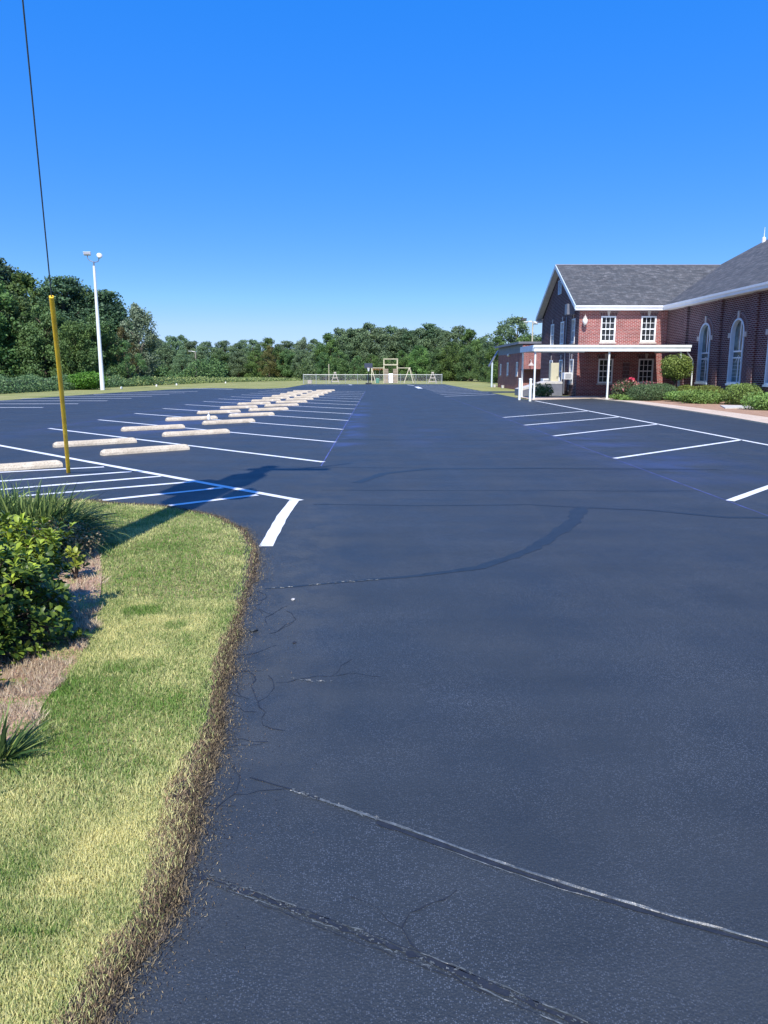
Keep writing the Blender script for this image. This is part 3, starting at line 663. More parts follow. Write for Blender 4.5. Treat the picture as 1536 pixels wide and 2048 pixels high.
# sanctuary side wall, facing left: plane x = SX, u runs -y from 49
Ps = fr((SX, 49.0), (0, -1), (1, 0))
SW = [(5.1, 6.55), (9.0, 10.45), (12.9, 14.35), (16.8, 18.25), (20.7, 22.15)]
def archf(a_, b_, zs=3.62):
    c, r = (a_+b_)/2, (b_-a_)/2
    return lambda u: zs+math.sqrt(max(0, r*r-(u-c)**2))
sops = [(a_, b_, 1.0, archf(a_, b_)) for a_, b_ in SW]
sw = W_(wall(ch_, 'side_wall', 'brick_shade', (SX, 49.0), (0, -1), 36, 0, EZ+.1, ops=sops, inward=(1, 0), reveal=.22))
for u in (3.15, 7.6, 11.5, 15.4, 19.3):
    bw = MB(); fbox(bw, Ps, u-.24, u+.24, 0, .13, 0, EZ+.05); bw.build('pilaster', 'brick_shade', sw)
for a_, b_ in SW[:4]:
    f = archf(a_, b_); c, r = (a_+b_)/2, (b_-a_)/2; m = MB(); t = .095; n = 14
    out_ = [(a_, 1.0), (a_, 3.62)]+[(c-r*math.cos(math.pi*k/n), 3.62+r*math.sin(math.pi*k/n)) for k in range(1, n)]+[(b_, 3.62), (b_, 1.0)]
    inn = [(a_+t, 1.0+t), (a_+t, 3.62)]+[(c-(r-t)*math.cos(math.pi*k/n), 3.62+(r-t)*math.sin(math.pi*k/n)) for k in range(1, n)]+[(b_-t, 3.62), (b_-t, 1.0+t)]
    N_ = len(out_)
    for i in range(N_):
        j = (i+1) % N_; o1, o2, i1, i2 = out_[i], out_[j], inn[i], inn[j]
        m.poly([Ps(o1[0], .05, o1[1]), Ps(o2[0], .05, o2[1]), Ps(i2[0], .05, i2[1]), Ps(i1[0], .05, i1[1])])
        m.poly([Ps(i1[0], .05, i1[1]), Ps(i2[0], .05, i2[1]), Ps(i2[0], -.20, i2[1]), Ps(i1[0], -.20, i1[1])])
        m.poly([Ps(o1[0], .05, o1[1]), Ps(o2[0], .05, o2[1]), Ps(o2[0], -.20, o2[1]), Ps(o1[0], -.20, o1[1])])
    w = W_(m.build('arched_window', 'blue_white', ch_))
    m = MB(); fbox(m, Ps, a_+t, b_-t, -.17, -.12, 2.62, 2.70); fbox(m, Ps, a_+t, b_-t, -.17, -.12, 2.30, 2.36); fbox(m, Ps, c-.025, c+.025, -.165, -.125, 1.0+t, 2.30); fbox(m, Ps, c-.025, c+.025, -.165, -.125, 2.7, 3.62+r-t)
    for q in range(5): fbox(m, Ps, a_+t, b_-t, -.16, -.14, 1.35+q*.19, 1.36+q*.19)
    m.tube([Ps(c-.25+.5*k/8, -.13, 2.15+.28*math.sin(math.pi*k/8)) for k in range(9)], .012, 5)
    m.build('glazing_bar', 'white', w)
    g = MB(); g.poly([Ps(u, -.16, z) for u, z in inn]); g.build('pane', 'stained', w)
    # brick voussoir ring, keystone, imposts
    m = MB(); r2, r3 = r+.005, r+.30
    for k in range(n):
        a0, a1 = math.pi*k/n, math.pi*(k+1)/n
        q = [(c-r2*math.cos(a0), 3.62+r2*math.sin(a0)), (c-r2*math.cos(a1), 3.62+r2*math.sin(a1)), (c-r3*math.cos(a1), 3.62+r3*math.sin(a1)), (c-r3*math.cos(a0), 3.62+r3*math.sin(a0))]
        m.poly([Ps(u, .03, z) for u, z in q], [(a0*r, 0), (a1*r, 0), (a1*r, .3), (a0*r, .3)])
        m.poly([Ps(q[2][0], .03, q[2][1]), Ps(q[3][0], .03, q[3][1]), Ps(q[3][0], 0, q[3][1]), Ps(q[2][0], 0, q[2][1])])
    m.build('brick_arch', 'soldier', sw)
    m = MB(); fbox(m, Ps, c-.09, c+.09, 0, .07, 3.62+r-.0, 3.62+r+.36); m.build('keystone', 'stone', sw)
    for s_ in (-1, 1):
        m = MB(); uu = c+s_*(r+.14); fbox(m, Ps, uu-.13, uu+.13, 0, .06, 3.36, 3.62); m.build('impost', 'stone', sw)
    m = MB(); fbox(m, Ps, a_-.05, b_+.05, -.1, .09, .90, .998); m.build('window_sill', 'blue_white', w)
pp = MB(); pp.lathe((27.25, 54.6, 10.2), [(.13, 0), (.13, .65), (.10, .70), (.03, .72), (.012, 1.35), (.0, 1.4)], 10); W_(pp.build('roof_vent', 'white', ch_))
# things fixed to the gable wall
dsp = MB(); dsp.tube([(12.93, 52.0, .1), (12.93, 52.0, 5.3)], .05, 8); dsp.tube([(12.93, 50.75, .3), (12.93, 50.75, 5.3)], .03, 8); W_(dsp.build('downpipe', 'grey', ch_))
gb = MB(); gb.box(12.45, 12.98, 50.1, 50.75, 5.30, 5.98, .03); W_(gb.build('vent_hood', 'grey', ch_))
el = MB(); el.tube([(12.6, 60.2, 5.3), (12.2, 60.2, 5.55), (11.9, 60.2, 5.5), (11.8, 60.2, 5.3)], .03, 6); W_(el.build('gooseneck_arm', 'galv', ch_))
# lantern on the front corner
la = MB(); la.lathe((13.28, 48.66, 4.55), [(.04, 0), (.13, .08), (.17, .22), (.16, .34), (.10, .42)], 14)
lo_ = W_(la.build('wall_lantern', 'bulb', ch_, smooth=True)); lb = MB(); lb.lathe((13.28, 48.66, 4.98), [(.13, 0), (.07, .08), (.02, .16), (.01, .24)], 12); lb.build('lantern_cap', 'stone', lo_); lb = MB(); lb.tube([(13.28, 49.0, 4.55), (13.28, 48.75, 4.45), (13.28, 48.66, 4.56)], .02, 6); lb.build('lantern_bracket', 'stone', lo_)

def unit(name, mat, loc, label, cat): return tag(empty(name, loc, label, cat), label, cat)
# condenser, cabinet and wall unit beside the gable wall
u = empty('air_conditioner', (12.35, 54.8, .12), 'white outdoor air conditioning unit beside the tall beige cabinet', 'air conditioner')
MB().box(-.35, .35, -.4, .4, .08, .98, .03).build('body', 'white', u); MB().lathe((0, 0, .98), [(.3, 0), (.3, .03), (.1, .05), (.0, .05)], 16).build('fan_grille', 'grey', u)
g = MB()
for k in range(12): g.box(-.3, .3, -.415, -.402, .2+k*.06, .225+k*.06)
g.build('side_grille', 'grey', u); MB().box(-.45, .45, -.5, .5, -.12, .08).build('plinth', 'slab', u)
u = empty('equipment_cabinet', (12.25, 52.2, .25), 'tall narrow beige equipment cabinet standing against the shaded gable wall', 'cabinet')
MB().box(-.28, .28, -.3, .3, 0, 1.95, .03).build('body', 'beige', u); MB().box(-.24, .24, -.315, -.302, .08, 1.87).build('door', 'beige', u); MB().box(.14, .18, -.345, -.316, .9, 1.05).build('handle', 'black', u); MB().box(-.5, .5, -.5, .5, -.25, 0).build('plinth', 'slab', u)
u = empty('window_air_unit', (12.75, 50.35, 1.1), 'small white boxed air unit sticking out of the lower gable window', 'air unit')
MB().box(-.3, .24, -.3, .3, 0, .45, .02).build('body', 'white', u); g = MB()
for k in range(7): g.box(-.24, .18, -.312, -.302, .06+k*.05, .08+k*.05)
g.build('grille', 'grey', u)
# ramp
rp = MB(); rp.prism([(9.9, 50.5), (12.4, 50.5), (12.4, 52.2), (9.9, 52.2)], 0, .35)
rmp = empty('access_ramp', (11, 51, 0), 'pale concrete access ramp with side painted dark for shade behind the white canopy posts', 'ramp')
m = MB(); pts = [(9.6, 0), (12.5, 0), (12.5, .95), (11.4, .95), (9.6, .45)]
for y in (50.6, 52.4): m.poly([(x-11, y-51, z) for x, z in pts])
m.poly([(9.6-11, -.4, 0), (9.6-11, 1.4, 0), (9.6-11, 1.4, .45), (9.6-11, -.4, .45)]); m.build('ramp_side', 'grey', rmp)  # concrete side whose shade is put into the dark grey colour
m = MB(); m.poly([(9.6-11, -.42, .45), (11.4-11, -.42, .95), (11.4-11, 1.42, .95), (9.6-11, 1.42, .45)]); m.poly([(.4, -.42, .95), (1.5, -.42, .95), (1.5, 1.42, .95), (.4, 1.42, .95)])
m.poly([(9.6-11, -.42, .45), (.4, -.42, .95), (.4, -.42, .80), (9.6-11, -.42, .30)]); m.poly([(.4, -.42, .95), (1.5, -.42, .95), (1.5, -.42, .80), (.4, -.42, .80)]); m.build('ramp_deck', 'slab', rmp)

# ---------------------------------------------------------------- canopy
cn = empty('entrance_canopy', (13, 45, 0), 'long flat white metal canopy on thin posts in front of the church wing', 'canopy')
def cx(mb, name, mat, **k):
    o = mb.build(name, mat, cn, **k); o.matrix_parent_inverse = Matrix.Translation((-13, -45, 0)); return o
m = MB(); m.prism([(9.05, 43.55), (17.95, 43.55), (17.95, 48.97), (13.05, 48.97), (13.05, 47.4), (9.05, 47.4)], 2.93, 3.05); deck = cx(m, 'deck', 'white_metal')
m = MB()
for y0, y1, x0, x1 in ((43.42, 43.55, 9.0, 18.02),): m.box(x0, x1, y0, y1, 2.76, 3.10); m.box(x0-.03, x1+.03, y0-.05, y0, 2.98, 3.12)
m.box(17.95, 18.05, 43.55, 48.9, 2.76, 3.10); gt = cx(m, 'front_gutter', 'white_metal')
m = MB(); m.box(8.95, 9.05, 43.55, 47.45, 2.78, 3.11); m.box(9.05, 13.0, 47.4, 47.46, 2.78, 3.10); cx(m, 'end_fascia', 'blue_white')
for x, y in ((9.12, 43.62), (13.4, 43.62), (17.55, 43.62), (9.12, 47.3)):
    m = MB(); m.box(x-.05, x+.05, y-.05, y+.05, .03, 2.93, .012); m.box(x-.1, x+.1, y-.1, y+.1, .03, .05); cx(m, 'post', 'white_metal')
m = MB(); m.tube([(18.0, 43.8, 2.8), (18.05, 43.85, 2.65), (18.45, 44.2, 2.35), (18.58, 44.3, 2.2), (18.58, 44.3, .15)], .04, 6); cx(m, 'downpipe', 'white_metal')
for k, (x, y, lab) in enumerate(((8.2, 43.2, 'white capped bollard left of the canopy corner post, set back a little'), (8.43, 41.3, 'white capped bollard standing nearest the asphalt, before the canopy corner post'))):
    m = MB(); m.box(-.065, .065, -.065, .065, 0, 1.17, .015); o = m.build('bollard', 'white_metal'); o.location = (x, y, 0); tag(o, lab, 'bollard', 'bollards by the canopy')
    m = MB(); m.box(-.08, .08, -.08, .08, 1.17, 1.22, .012); m.box(-.05, .05, -.05, .05, 1.22, 1.25); m.build('cap', 'white_metal', o)

# ---------------------------------------------------------------- annex
ax = empty('brick_annex', (12.5, 65, 0), 'low flat roofed red brick annex behind the canopy, dark side wall with small windows', 'building')
def A_(o): o.matrix_parent_inverse = Matrix.Translation((-12.5, -65, 0)); return o
Pa = fr((12.5, 65), (0, 1), (1, 0))
aops = [(2.0, 2.8, 1.25, 2.45), (6.8, 7.6, 1.25, 2.45), (11.0, 11.6, 1.25, 2.35)]
A_(wall(ax, 'side_wall', 'brick', (12.5, 65), (0, 1), 13, 0, 4.0, ops=aops, inward=(1, 0)))
for a_, b_, c_, d_ in aops: A_(sash_window(ax, Pa, a_, b_, c_, d_, cols=2))
A_(wall(ax, 'end_wall', 'brick', (12.5, 65), (1, 0), 12, 0, 3.95, inward=(0, 1)))
m = MB(); m.poly([(12.5, 78, 0), (24.5, 78, 0), (24.5, 78, 4), (12.5, 78, 4)]); A_(m.build('rear_wall', 'brick_shade', ax))
m = MB(); m.box(12.15, 24.6, 64.93, 78.2, 4.0, 4.12); A_(m.build('roof', 'grey', ax)); m = MB(); m.box(12.10, 12.15, 64.9, 78.2, 3.93, 4.13); m.box(12.15, 24.6, 64.88, 64.93, 3.95, 4.13); A_(m.build('fascia', 'grey', ax))
m = MB(); m.box(12.47, 12.498, 65.02, 77.95, 3.2, 3.98); A_(m.build('eave_shade_band', 'grey', ax))  # dark grey strip standing in for the shade under the roof overhang
m = MB(); m.lathe((12.36, 71.3, 2.98), [(.03, 0), (.14, .06), (.15, .2), (.05, .28)], 10); A_(m.build('wall_lamp', 'bulb', ax, smooth=True))
m = MB(); m.tube([(12.6+.5, 64.9, 2.35), (13.1, 64.6, 2.6), (13.1, 64.3, 2.55), (13.1, 64.2, 2.35)], .03, 6); m.lathe((13.1, 64.2, 2.1), [(.28, 0), (.12, .18), (.04, .28)], 12); A_(m.build('gooseneck_lamp', 'stone', ax))
m = MB(); q = [(12.5, 78.0, 3.75), (11.6, 78.0, 2.2), (11.6, 79.0, 2.2), (12.5, 79.0, 3.75)]; m.poly(q); m.poly([(x, y, z-.1) for x, y, z in q][::-1]); m.poly([q[0], q[1], (q[1][0], q[1][1], q[1][2]-.14), (q[0][0], q[0][1], q[0][2]-.14)]); m.poly([q[1], q[2], (q[2][0], q[2][1], q[2][2]-.14), (q[1][0], q[1][1], q[1][2]-.14)])
pr = A_(m.build('porch_roof', 'grey', ax)); m = MB(); m.box(11.8, 11.95, 78.0, 78.15, 0, 2.55); A_(m.build('porch_post', 'blue_white', ax))
m = MB(); m.box(12.3, 14.5, 64.0, 65.0, 1.75, 1.82); A_(m.build('door_hood', 'black', ax))
m = MB(); m.box(12.25, 12.42, 75.9, 76.7, .3, 2.3); 
# small white markers along the annex foot
for i, (x, y, lab) in enumerate(((12.1, 72.4, 'small white pipe stub by the foot of the annex wall'), (11.9, 76.2, 'pale bucket by the annex porch post'))):
    m = MB(); m.lathe((0, 0, 0), [(.11, 0), (.13, .02), (.15, .28), (.155, .3), (.12, .3)], 12); o = m.build('bucket', 'slab'); o.location = (x, y, 0); tag(o, lab, 'bucket')

# ---------------------------------------------------------------- lamp masts
def flood(parent, x, y, z, tilt, w=.5, mat='white', lens='black'):
    m = MB(); m.box(-w/2, w/2, -.12, .12, -.10, .10, .03); m.box(-w/2-.03, w/2+.03, -.15, .02, .10, .13)
    o = m.build('floodlight', mat, parent); o.location = (x, y, z); o.rotation_euler = tilt
    g = MB(); g.box(-w/2+.03, w/2-.03, -.135, -.121, -.09, .08); g.build('lens', lens, o); return o
lp = empty('light_pole', (-24.3, 66.5, 0), 'tall white tapered light pole with two floodlights beside the field', 'light pole')
MB().tube([(0, 0, 0), (0, 0, 10.5)], [.19, .105], 14).build('pole', 'white_metal', lp)
m = MB(); m.tube([(0, 0, 10.45), (0, 0, 10.85)], .06, 8); m.tube([(0, 0, 10.8), (-.35, 0, 10.95), (-.5, 0, 11.15), (-.5, 0, 11.35)], .035, 6); m.tube([(0, 0, 10.8), (.35, 0, 10.85), (.45, 0, 11.0), (.45, 0, 11.15)], .035, 6); m.build('bracket', 'grey', lp)
flood(lp, -.5, 0, 11.48, (math.radians(-15), 0, 0), .58, 'white', 'grey')
hh = MB(); hh.lathe((0, 0, 0), [(.05, -.2), (.12, -.15), (.20, .02), (.24, .16), (.0, .17)], 14); o = hh.build('floodlight', 'white', lp, smooth=True); o.location = (.52, 0, 11.28); o.rotation_euler = (math.radians(50), math.radians(40), 0)
lp2 = empty('light_pole', (16.75, 82, 0), 'slender light mast with dark lamp heads rising behind the brick annex', 'light pole')
MB().tube([(0, 0, 0), (0, 0, 6.9)], [.11, .07], 10).build('pole', 'wood', lp2); m = MB(); m.tube([(-1.0, 0, 6.85), (1.0, 0, 6.85)], .05, 6); m.build('crossarm', 'white', lp2)
flood(lp2, -1.0, 0, 7.08, (math.radians(-10), 0, 0), .6, 'black', 'black'); flood(lp2, .95, 0, 7.08, (math.radians(-10), 0, 0), .6, 'black', 'black'); flood(lp2, .25, -.2, 6.7, (math.radians(-30), 0, 0), .5, 'white', 'white')
lp3 = empty('light_pole', (-29.3, 122, 0), 'thin pale distant light pole standing against the far tree line', 'light pole')
MB().tube([(0, 0, 0), (0, 0, 4.7)], [.13, .09], 8).build('pole', 'palebark', lp3); m = MB(); m.tube([(0, 0, 4.65), (-.7, 0, 4.8)], .05, 6); m.box(-1.1, -.6, -.12, .12, 4.72, 4.86); m.build('lamp_head', 'galv', lp3)

# ---------------------------------------------------------------- utility pole, guy wire and yellow guard
up = empty('utility_pole', (-2.98, 4.4, 0), 'wooden utility pole whose shadow falls over the lawn and hatched paint', 'utility pole')
MB().tube([(0, 0, 0), (.02, 0, 4.7), (.05, 0, 9.55)], [.21, .18, .15], 12).build('pole', 'oldwood', up)
m = MB(); m.box(-.25, 1.15, -.07, .07, 9.05, 9.2); m.build('crossarm', 'oldwood', up)
for x, y, z, r_, h in ((-.46, .1, 6.3, .29, 1.1), (.05, .45, 6.6, .30, 1.25), (.42, -.05, 6.0, .20, .6), (-.22, -.32, 5.9, .24, .9), (-.62, .2, 6.75, .14, .3)):
    m = MB(); m.lathe((x, y, z), [(r_*.9, 0), (r_, .05), (r_, h-.08), (r_*.8, h), (.06, h+.03), (.05, h+.25), (.0, h+.26)], 14); m.build('transformer', 'grey', up)
m = MB(); m.tube([(.1, .1, 9.0), (.5, .25, 8.85), (1.0, .5, 8.9), (1.5, .8, 9.2)], [.02, .03, .035, .02], 6); m.build('cable_loop', 'black', up)
GA = Vector((-5.116, 12.197, 0)); GB = Vector((-2.02, 4.5, 9.12)); gd = (GB-GA)
m = MB(); m.tube([GA, GA+gd*.5, GB], .008, 6); tag(m.build('guy_wire', 'cable'), 'thin steel guy wire rising from the yellow guard to the top of the picture', 'wire')
m = MB(); pts = [GA+gd*(.285*k/10)+Vector((.012*math.sin(k*.31), 0, 0)) for k in range(11)]
m.tube([GA+Vector((0, 0, -.02))]+pts[1:], .032, 14); gy = m.build('guy_guard', 'yellow', smooth=False); tag(gy, 'tall leaning yellow plastic guard sleeve around the guy wire', 'guy guard')
for p in gy.data.polygons: p.use_smooth = len(p.vertices) == 4

# ---------------------------------------------------------------- playground
FY = 98.0
fe = empty('chain_link_fence', (-.6, FY, 0), 'low grey chain link fence along the far end of the lot', 'fence')
def F_(mb, n, mt, p=fe): o = mb.build(n, mt, p); o.matrix_parent_inverse = Matrix.Translation((.6, -FY, 0)); return o
x0f, x1f = -9.65, 8.4
m = MB()
for k in range(11):
    pass
posts = [x0f, -8.0, -6.7, -4.2, -2.6, -1.3, 1.0, 3.0, 5.0, 6.4, 7.6, x1f]
for x in posts:
    pm = MB(); pm.tube([(x, FY, 0), (x, FY, 1.24)], .045 if x in (x0f, -8.0, x1f) else .028, 8); pm.lathe((x, FY, 1.24), [(.05, 0), (.03, .04), (.0, .05)], 8); F_(pm, 'post', 'galv')
m = MB(); m.tube([(x0f, FY, 1.18), (x1f, FY, 1.18)], .028, 6); m.tube([(x0f, FY, 1.18), (x0f, FY+12, 1.18)], .028, 6); m.tube([(x1f, FY, 1.18), (x1f, FY+12, 1.18)], .028, 6); F_(m, 'top_rail', 'galv')
m = MB(); wv = .006; stp = .14
def links(p0, d, Ln):
    k = -1.16
    while k < Ln:
        for sgn in (1, -1):
            a0, a1 = max(k, 0), min(k+1.14, Ln)
            if a1 <= a0: continue
            za, zb = (a0-k, a1-k); 
            if sgn < 0: za, zb = 1.14-za, 1.14-zb
            pa = (p0[0]+d[0]*a0, p0[1]+d[1]*a0); pb = (p0[0]+d[0]*a1, p0[1]+d[1]*a1)
            m.poly([(*pa, za+.02-wv), (*pb, zb+.02-wv), (*pb, zb+.02+wv), (*pa, za+.02+wv)])
        k += stp
links((x0f, FY), (1, 0), x1f-x0f); links((x0f, FY), (0, 1), 12); links((x1f, FY), (0, 1), 12); F_(m, 'chain_mesh', 'galv')
pst = MB(); pst.tube([(0, 0, 0), (0, 0, 2.55)], .05, 8); o = pst.build('wooden_post', 'wood'); o.location = (-6.4, 99.2, 0); tag(o, 'bare upright timber post behind the fence beside the small A frame', 'post')
def aframe(x, y, h, w, lab, mat='wood'):
    e_ = empty('swing_end_frame', (x, y, 0), lab, 'play frame', 'small play frames behind the fence')
    for s_ in (-1, 1): MB().tube([(s_*w, 0, 0), (s_*.04, 0, h)], .06, 6).build('leg', mat, e_)
    for z in (h*.18, h*.52): MB().box(-w*(1-z/h)-.08, w*(1-z/h)+.08, -.09, -.03, z-.05, z+.05).build('brace', mat, e_)
    MB().box(-.16, .16, -.08, .08, h-.08, h+.10).build('cap_block', mat, e_)
aframe(-5.7, 101, 1.42, .55, 'small white wooden A frame behind the fence at the left, by the bare post', 'stone')
aframe(7.4, 101, 1.42, .58, 'small white wooden A frame behind the fence at its right end', 'stone')
pt = empty('play_tower', (1.8, 103, 0), 'timber play tower with open top rail and plank panels behind the fence', 'play tower')
for x in (-.92, .92):
    for y in (0, 1.4): MB().box(x-.07, x+.07, y-.07, y+.07, 0, 3.3).build('corner_post', 'wood', pt)
for sx_ in (-1, 1):
    m = MB(); m.box(min(sx_*.32, sx_*.92), max(sx_*.32, sx_*.92), -.10, -.05, .05, 1.95); m.build('plank_panel', 'panel', pt)
m = MB(); m.box(-1.0, 1.0, -.12, -.07, 3.22, 3.32); m.box(-1, 1, -.12, -.07, 2.42, 2.56); m.box(-1, 1, 1.4, 1.47, 3.22, 3.32); m.box(-1, 1, 1.4, 1.47, 2.42, 2.56)
for k in range(5): m.box(-.8+k*.4-.03, -.8+k*.4+.03, 1.41, 1.45, 2.56, 2.62)
m.build('top_rail', 'wood', pt); MB().box(-.95, .95, -.04, 1.4, 1.25, 1.32).build('platform', 'wood', pt)
m = MB()
rows = [(-.3+0, z, y) for z, y in ((1.32, -.1), (1.1, -.35), (.7, -.8), (.3, -1.25), (.1, -1.6), (.08, -1.9))]
for (x, z, y), (x2, z2, y2) in zip(rows, rows[1:]):
    m.poly([(-.28, y, z), (.28, y, z), (.28, y2, z2), (-.28, y2, z2)])
    for s_ in (-.28, .28): m.poly([(s_, y, z), (s_, y, z+.15), (s_, y2, z2+.15), (s_, y2, z2)]); m.poly([(s_, y, z), (s_, y, z-.05), (s_, y2, z2-.05), (s_, y2, z2)])
m.build('slide', 'slide', pt)
sg = empty('swing_beam_set', (1.8, 103, 0), 'timber swing beams running out both sides of the play tower on slanted legs', 'swing set')
for x0_, x1_ in ((-2.75, -1.0), (1.0, 2.75)): MB().tube([(x0_, .2, 2.05), (x1_, .2, 2.05)], .065, 6).build('beam', 'wood', sg)
for x, sx_ in ((-2.6, 1), (2.55, 1)):
    for dx, dy in ((-.0 if x < 0 else -.75, .0), (.55 if x > 0 else .55, .0)):
        MB().tube([(x+dx, dy-.6, 0), (x, .2, 2.1)], .06, 6).build('leg', 'wood', sg)
MB().tube([(3.5, 1.2, 0), (2.6, .2, 2.1)], .06, 6).build('leg', 'wood', sg)
for x in (-2.1, -1.5): MB().tube([(x, .2, 2.0), (x, .2, .5)], .015, 4).build('chain', 'galv', sg)
MB().box(-2.2, -1.4, .05, .35, .42, .5).build('swing_seat', 'green', sg)
m = MB()
for k in range(6): m.box(-2.4+k*.24, -2.3+k*.24, .1, .3, 1.75+.02*(k % 3), 1.98)
m.build('awning_trim', 'canvas', sg)
o = MB().box(-.24, .24, -.2, .2, 0, .7, .08).build('toy_box', 'green'); o.location = (-.0, 102.2, 0); tag(o, 'small green plastic play box behind the fence, left of the slide tower', 'play box')
bh = empty('basketball_hoop', (-1.15, 96.6, 0), 'portable basketball hoop with dark backboard standing at the fence', 'basketball hoop')
MB().tube([(0, .3, .1), (0, .1, 2.1)], .05, 8).build('pole', 'black', bh); MB().box(-.4, .4, .1, .9, 0, .16, .04).build('base', 'black', bh)
MB().box(-.52, .52, 0, .04, 2.02, 2.62, .01).build('backboard', 'hoop', bh)
m = MB(); m.tube([(math.cos(t)*.2, -.25+math.sin(t)*.2, 2.08) for t in [k*math.pi/6 for k in range(13)]], .015, 5, cap=False); m.build('rim', 'canvas', bh)
m = MB(); m.lathe((0, -.25, 1.62), [(.10, 0), (.13, .2), (.2, .45)], 10); m.build('net', 'white', bh)
o = MB().box(-.28, .28, -.22, .22, 0, .5, .05).build('bin', 'stone'); o.location = (-8.9, 98.8, 0); tag(o, 'small pale bin inside the left corner of the fence', 'bin')
for i, (x, y, lab) in enumerate(((-23.951, 81.529, 'tiny white marker on the grass verge, nearer one left of the field path'), (-23.5, 88, 'tiny white marker on the grass verge, middle one'), (-20.8, 103, 'tiny white marker on the grass verge, farthest one'), (-24.0, 70.5, 'tiny white marker on the grass verge, right of the tall light pole'))):
    m = MB(); m.lathe((0, 0, 0), [(.09, 0), (.1, .12), (.07, .2), (.0, .22)], 8); o = m.build('verge_marker', 'white'); o.location = (x, y, 0); tag(o, lab, 'marker', 'white markers along the verge')

# ---------------------------------------------------------------- trees
def tube_np(pts, rad, n=6):
    m = MB(); m.tube(pts, rad, n, cap=False); return m
def tree_meshes(seed, H, W, kind):
    r = np.random.default_rng(seed); lobes = []
    base = {'broad': .08, 'pine': .30, 'bush': .02, 'open': .15}[kind]
    nl = {'broad': 64, 'pine': 52, 'bush': 40, 'open': 44}[kind]
    for i in range(nl):
        t = r.uniform(0, 1)**.85; z = H*(base+(1-base)*t)
        if kind == 'pine': env = (1-t)**.6*.85+.15
        elif kind == 'open': env = math.sin(math.pi*min(1, .12+t*.80))**.6
        else: env = (1-(abs(t-.38)/.64)**1.9)**.75*(.9+.1*math.sin(t*7+seed))
        R0 = W/2*env; an = r.uniform(0, 2*math.pi); q = R0*r.uniform(.35, 1.0)**.5
        lr = H*r.uniform(.045, .11)*(1.2-.55*t)
        z = min(z, H-lr*.6)*r.uniform(.94, 1.0)
        lobes.append((q*math.cos(an)*.85, q*math.sin(an)*.85, max(z, lr*.7), lr))
    lobes.append((0, 0, H-H*.05, H*.055))
    if kind != 'open':
        for k in range(9): lobes.append((r.normal(0, W*.05), r.normal(0, W*.05), H*(.2+.085*k), H*(.105-.0055*k)))
    P, N, T = [], [], []
    per = {'broad': 210, 'pine': 190, 'bush': 220, 'open': 210}[kind]
    for (x, y, z, lr) in lobes:
        k = int(per*(lr/(H*.085))**2)+30; d = r.normal(size=(k, 3)); d /= np.linalg.norm(d, axis=1, keepdims=True)
        rad = lr*(1-.45*r.uniform(0, 1, k)**2)*(1+.28*np.sin(d[:, 0]*5+x)*np.cos(d[:, 1]*6+z))
        stray = r.uniform(0, 1, k) < .08; rad = np.where(stray, rad*1.35, rad)
        sq = np.array([1.05, 1.05, .95]) if kind != 'pine' else np.array([1.3, 1.3, .6])
        P.append(np.array([x, y, z])+d*rad[:, None]*sq); N.append(d)
        T.append(np.clip(.42+.22*r.normal()+.16*r.normal(size=k), 0, 1))
    P = np.concatenate(P); N = np.concatenate(N); T = np.concatenate(T); ok = P[:, 2] > .05; P, N, T = P[ok], N[ok], T[ok]
    V, F = cards(P, H*(.0135 if kind != 'pine' else .0115), r, .62, 1.1, N)
    crown = npmesh('crown', V, F, np.repeat(T, 4))
    m = MB(); h0 = H*.82; pts = []
    for k in range(7): t = k/6; pts.append((math.sin(t*3+seed)*.05*W, math.cos(t*2.3+seed)*.04*W, h0*t))
    m.tube(pts, [H*.022*(1-.8*k/6)+.02 for k in range(7)], 7)
    for (x, y, z, lr) in lobes[::3]:
        zt = max(H*.08, z-math.hypot(x, y)*.6-.2); t = min(1, zt/h0); i = min(5, int(t*6)); p0 = pts[i]
        m.tube([(p0[0], p0[1], p0[2]), ((p0[0]+x)/2, (p0[1]+y)/2, (p0[2]+z)/2+.1), (x, y, z)], [H*.008, H*.005, H*.002], 5)
    return crown, m.mesh('trunk')
PROTO = {}
def proto(key, seed, H, W, kind, leaf, bark='bark'):
    c, t = tree_meshes(seed, H, W, kind); c.materials.append(M[leaf]); t.materials.append(M[bark]); PROTO[key] = (c, t, H)
proto('broad1', 1, 10, 8.5, 'broad', 'leaf_dark'); proto('broad2', 2, 10, 9.5, 'broad', 'leaf_dark'); proto('broad3', 3, 10, 7.5, 'broad', 'leaf_mid'); proto('broad4', 14, 10, 8.8, 'broad', 'leaf_mid')
proto('pine1', 4, 12, 6.5, 'pine', 'leaf_pine'); proto('pine2', 5, 12, 5.5, 'pine', 'leaf_pine')
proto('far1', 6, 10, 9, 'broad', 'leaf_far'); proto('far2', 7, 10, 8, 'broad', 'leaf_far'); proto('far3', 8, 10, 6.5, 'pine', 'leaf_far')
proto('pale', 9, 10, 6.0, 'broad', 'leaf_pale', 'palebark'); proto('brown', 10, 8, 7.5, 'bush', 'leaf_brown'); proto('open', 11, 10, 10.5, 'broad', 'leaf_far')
proto('low1', 12, 5, 7.5, 'bush', 'leaf_mid'); proto('low2', 13, 5, 7.0, 'bush', 'leaf_dark')
KW = {'broad1': 'dark dense broadleaf tree', 'broad2': 'wide dark broadleaf tree', 'broad3': 'mid green broadleaf tree', 'broad4': 'rounded mid green broadleaf tree', 'pine1': 'dark ragged topped pine', 'pine2': 'narrow dark pine', 'far1': 'hazy grey green tree', 'far2': 'soft grey green tree', 'far3': 'hazy pointed pine', 'pale': 'pale silvery tree', 'brown': 'yellow brown bushy tree', 'open': 'wide grey green tree', 'low1': 'low leafy green thicket tree', 'low2': 'low dark thicket tree'}
RT = random.Random(21)
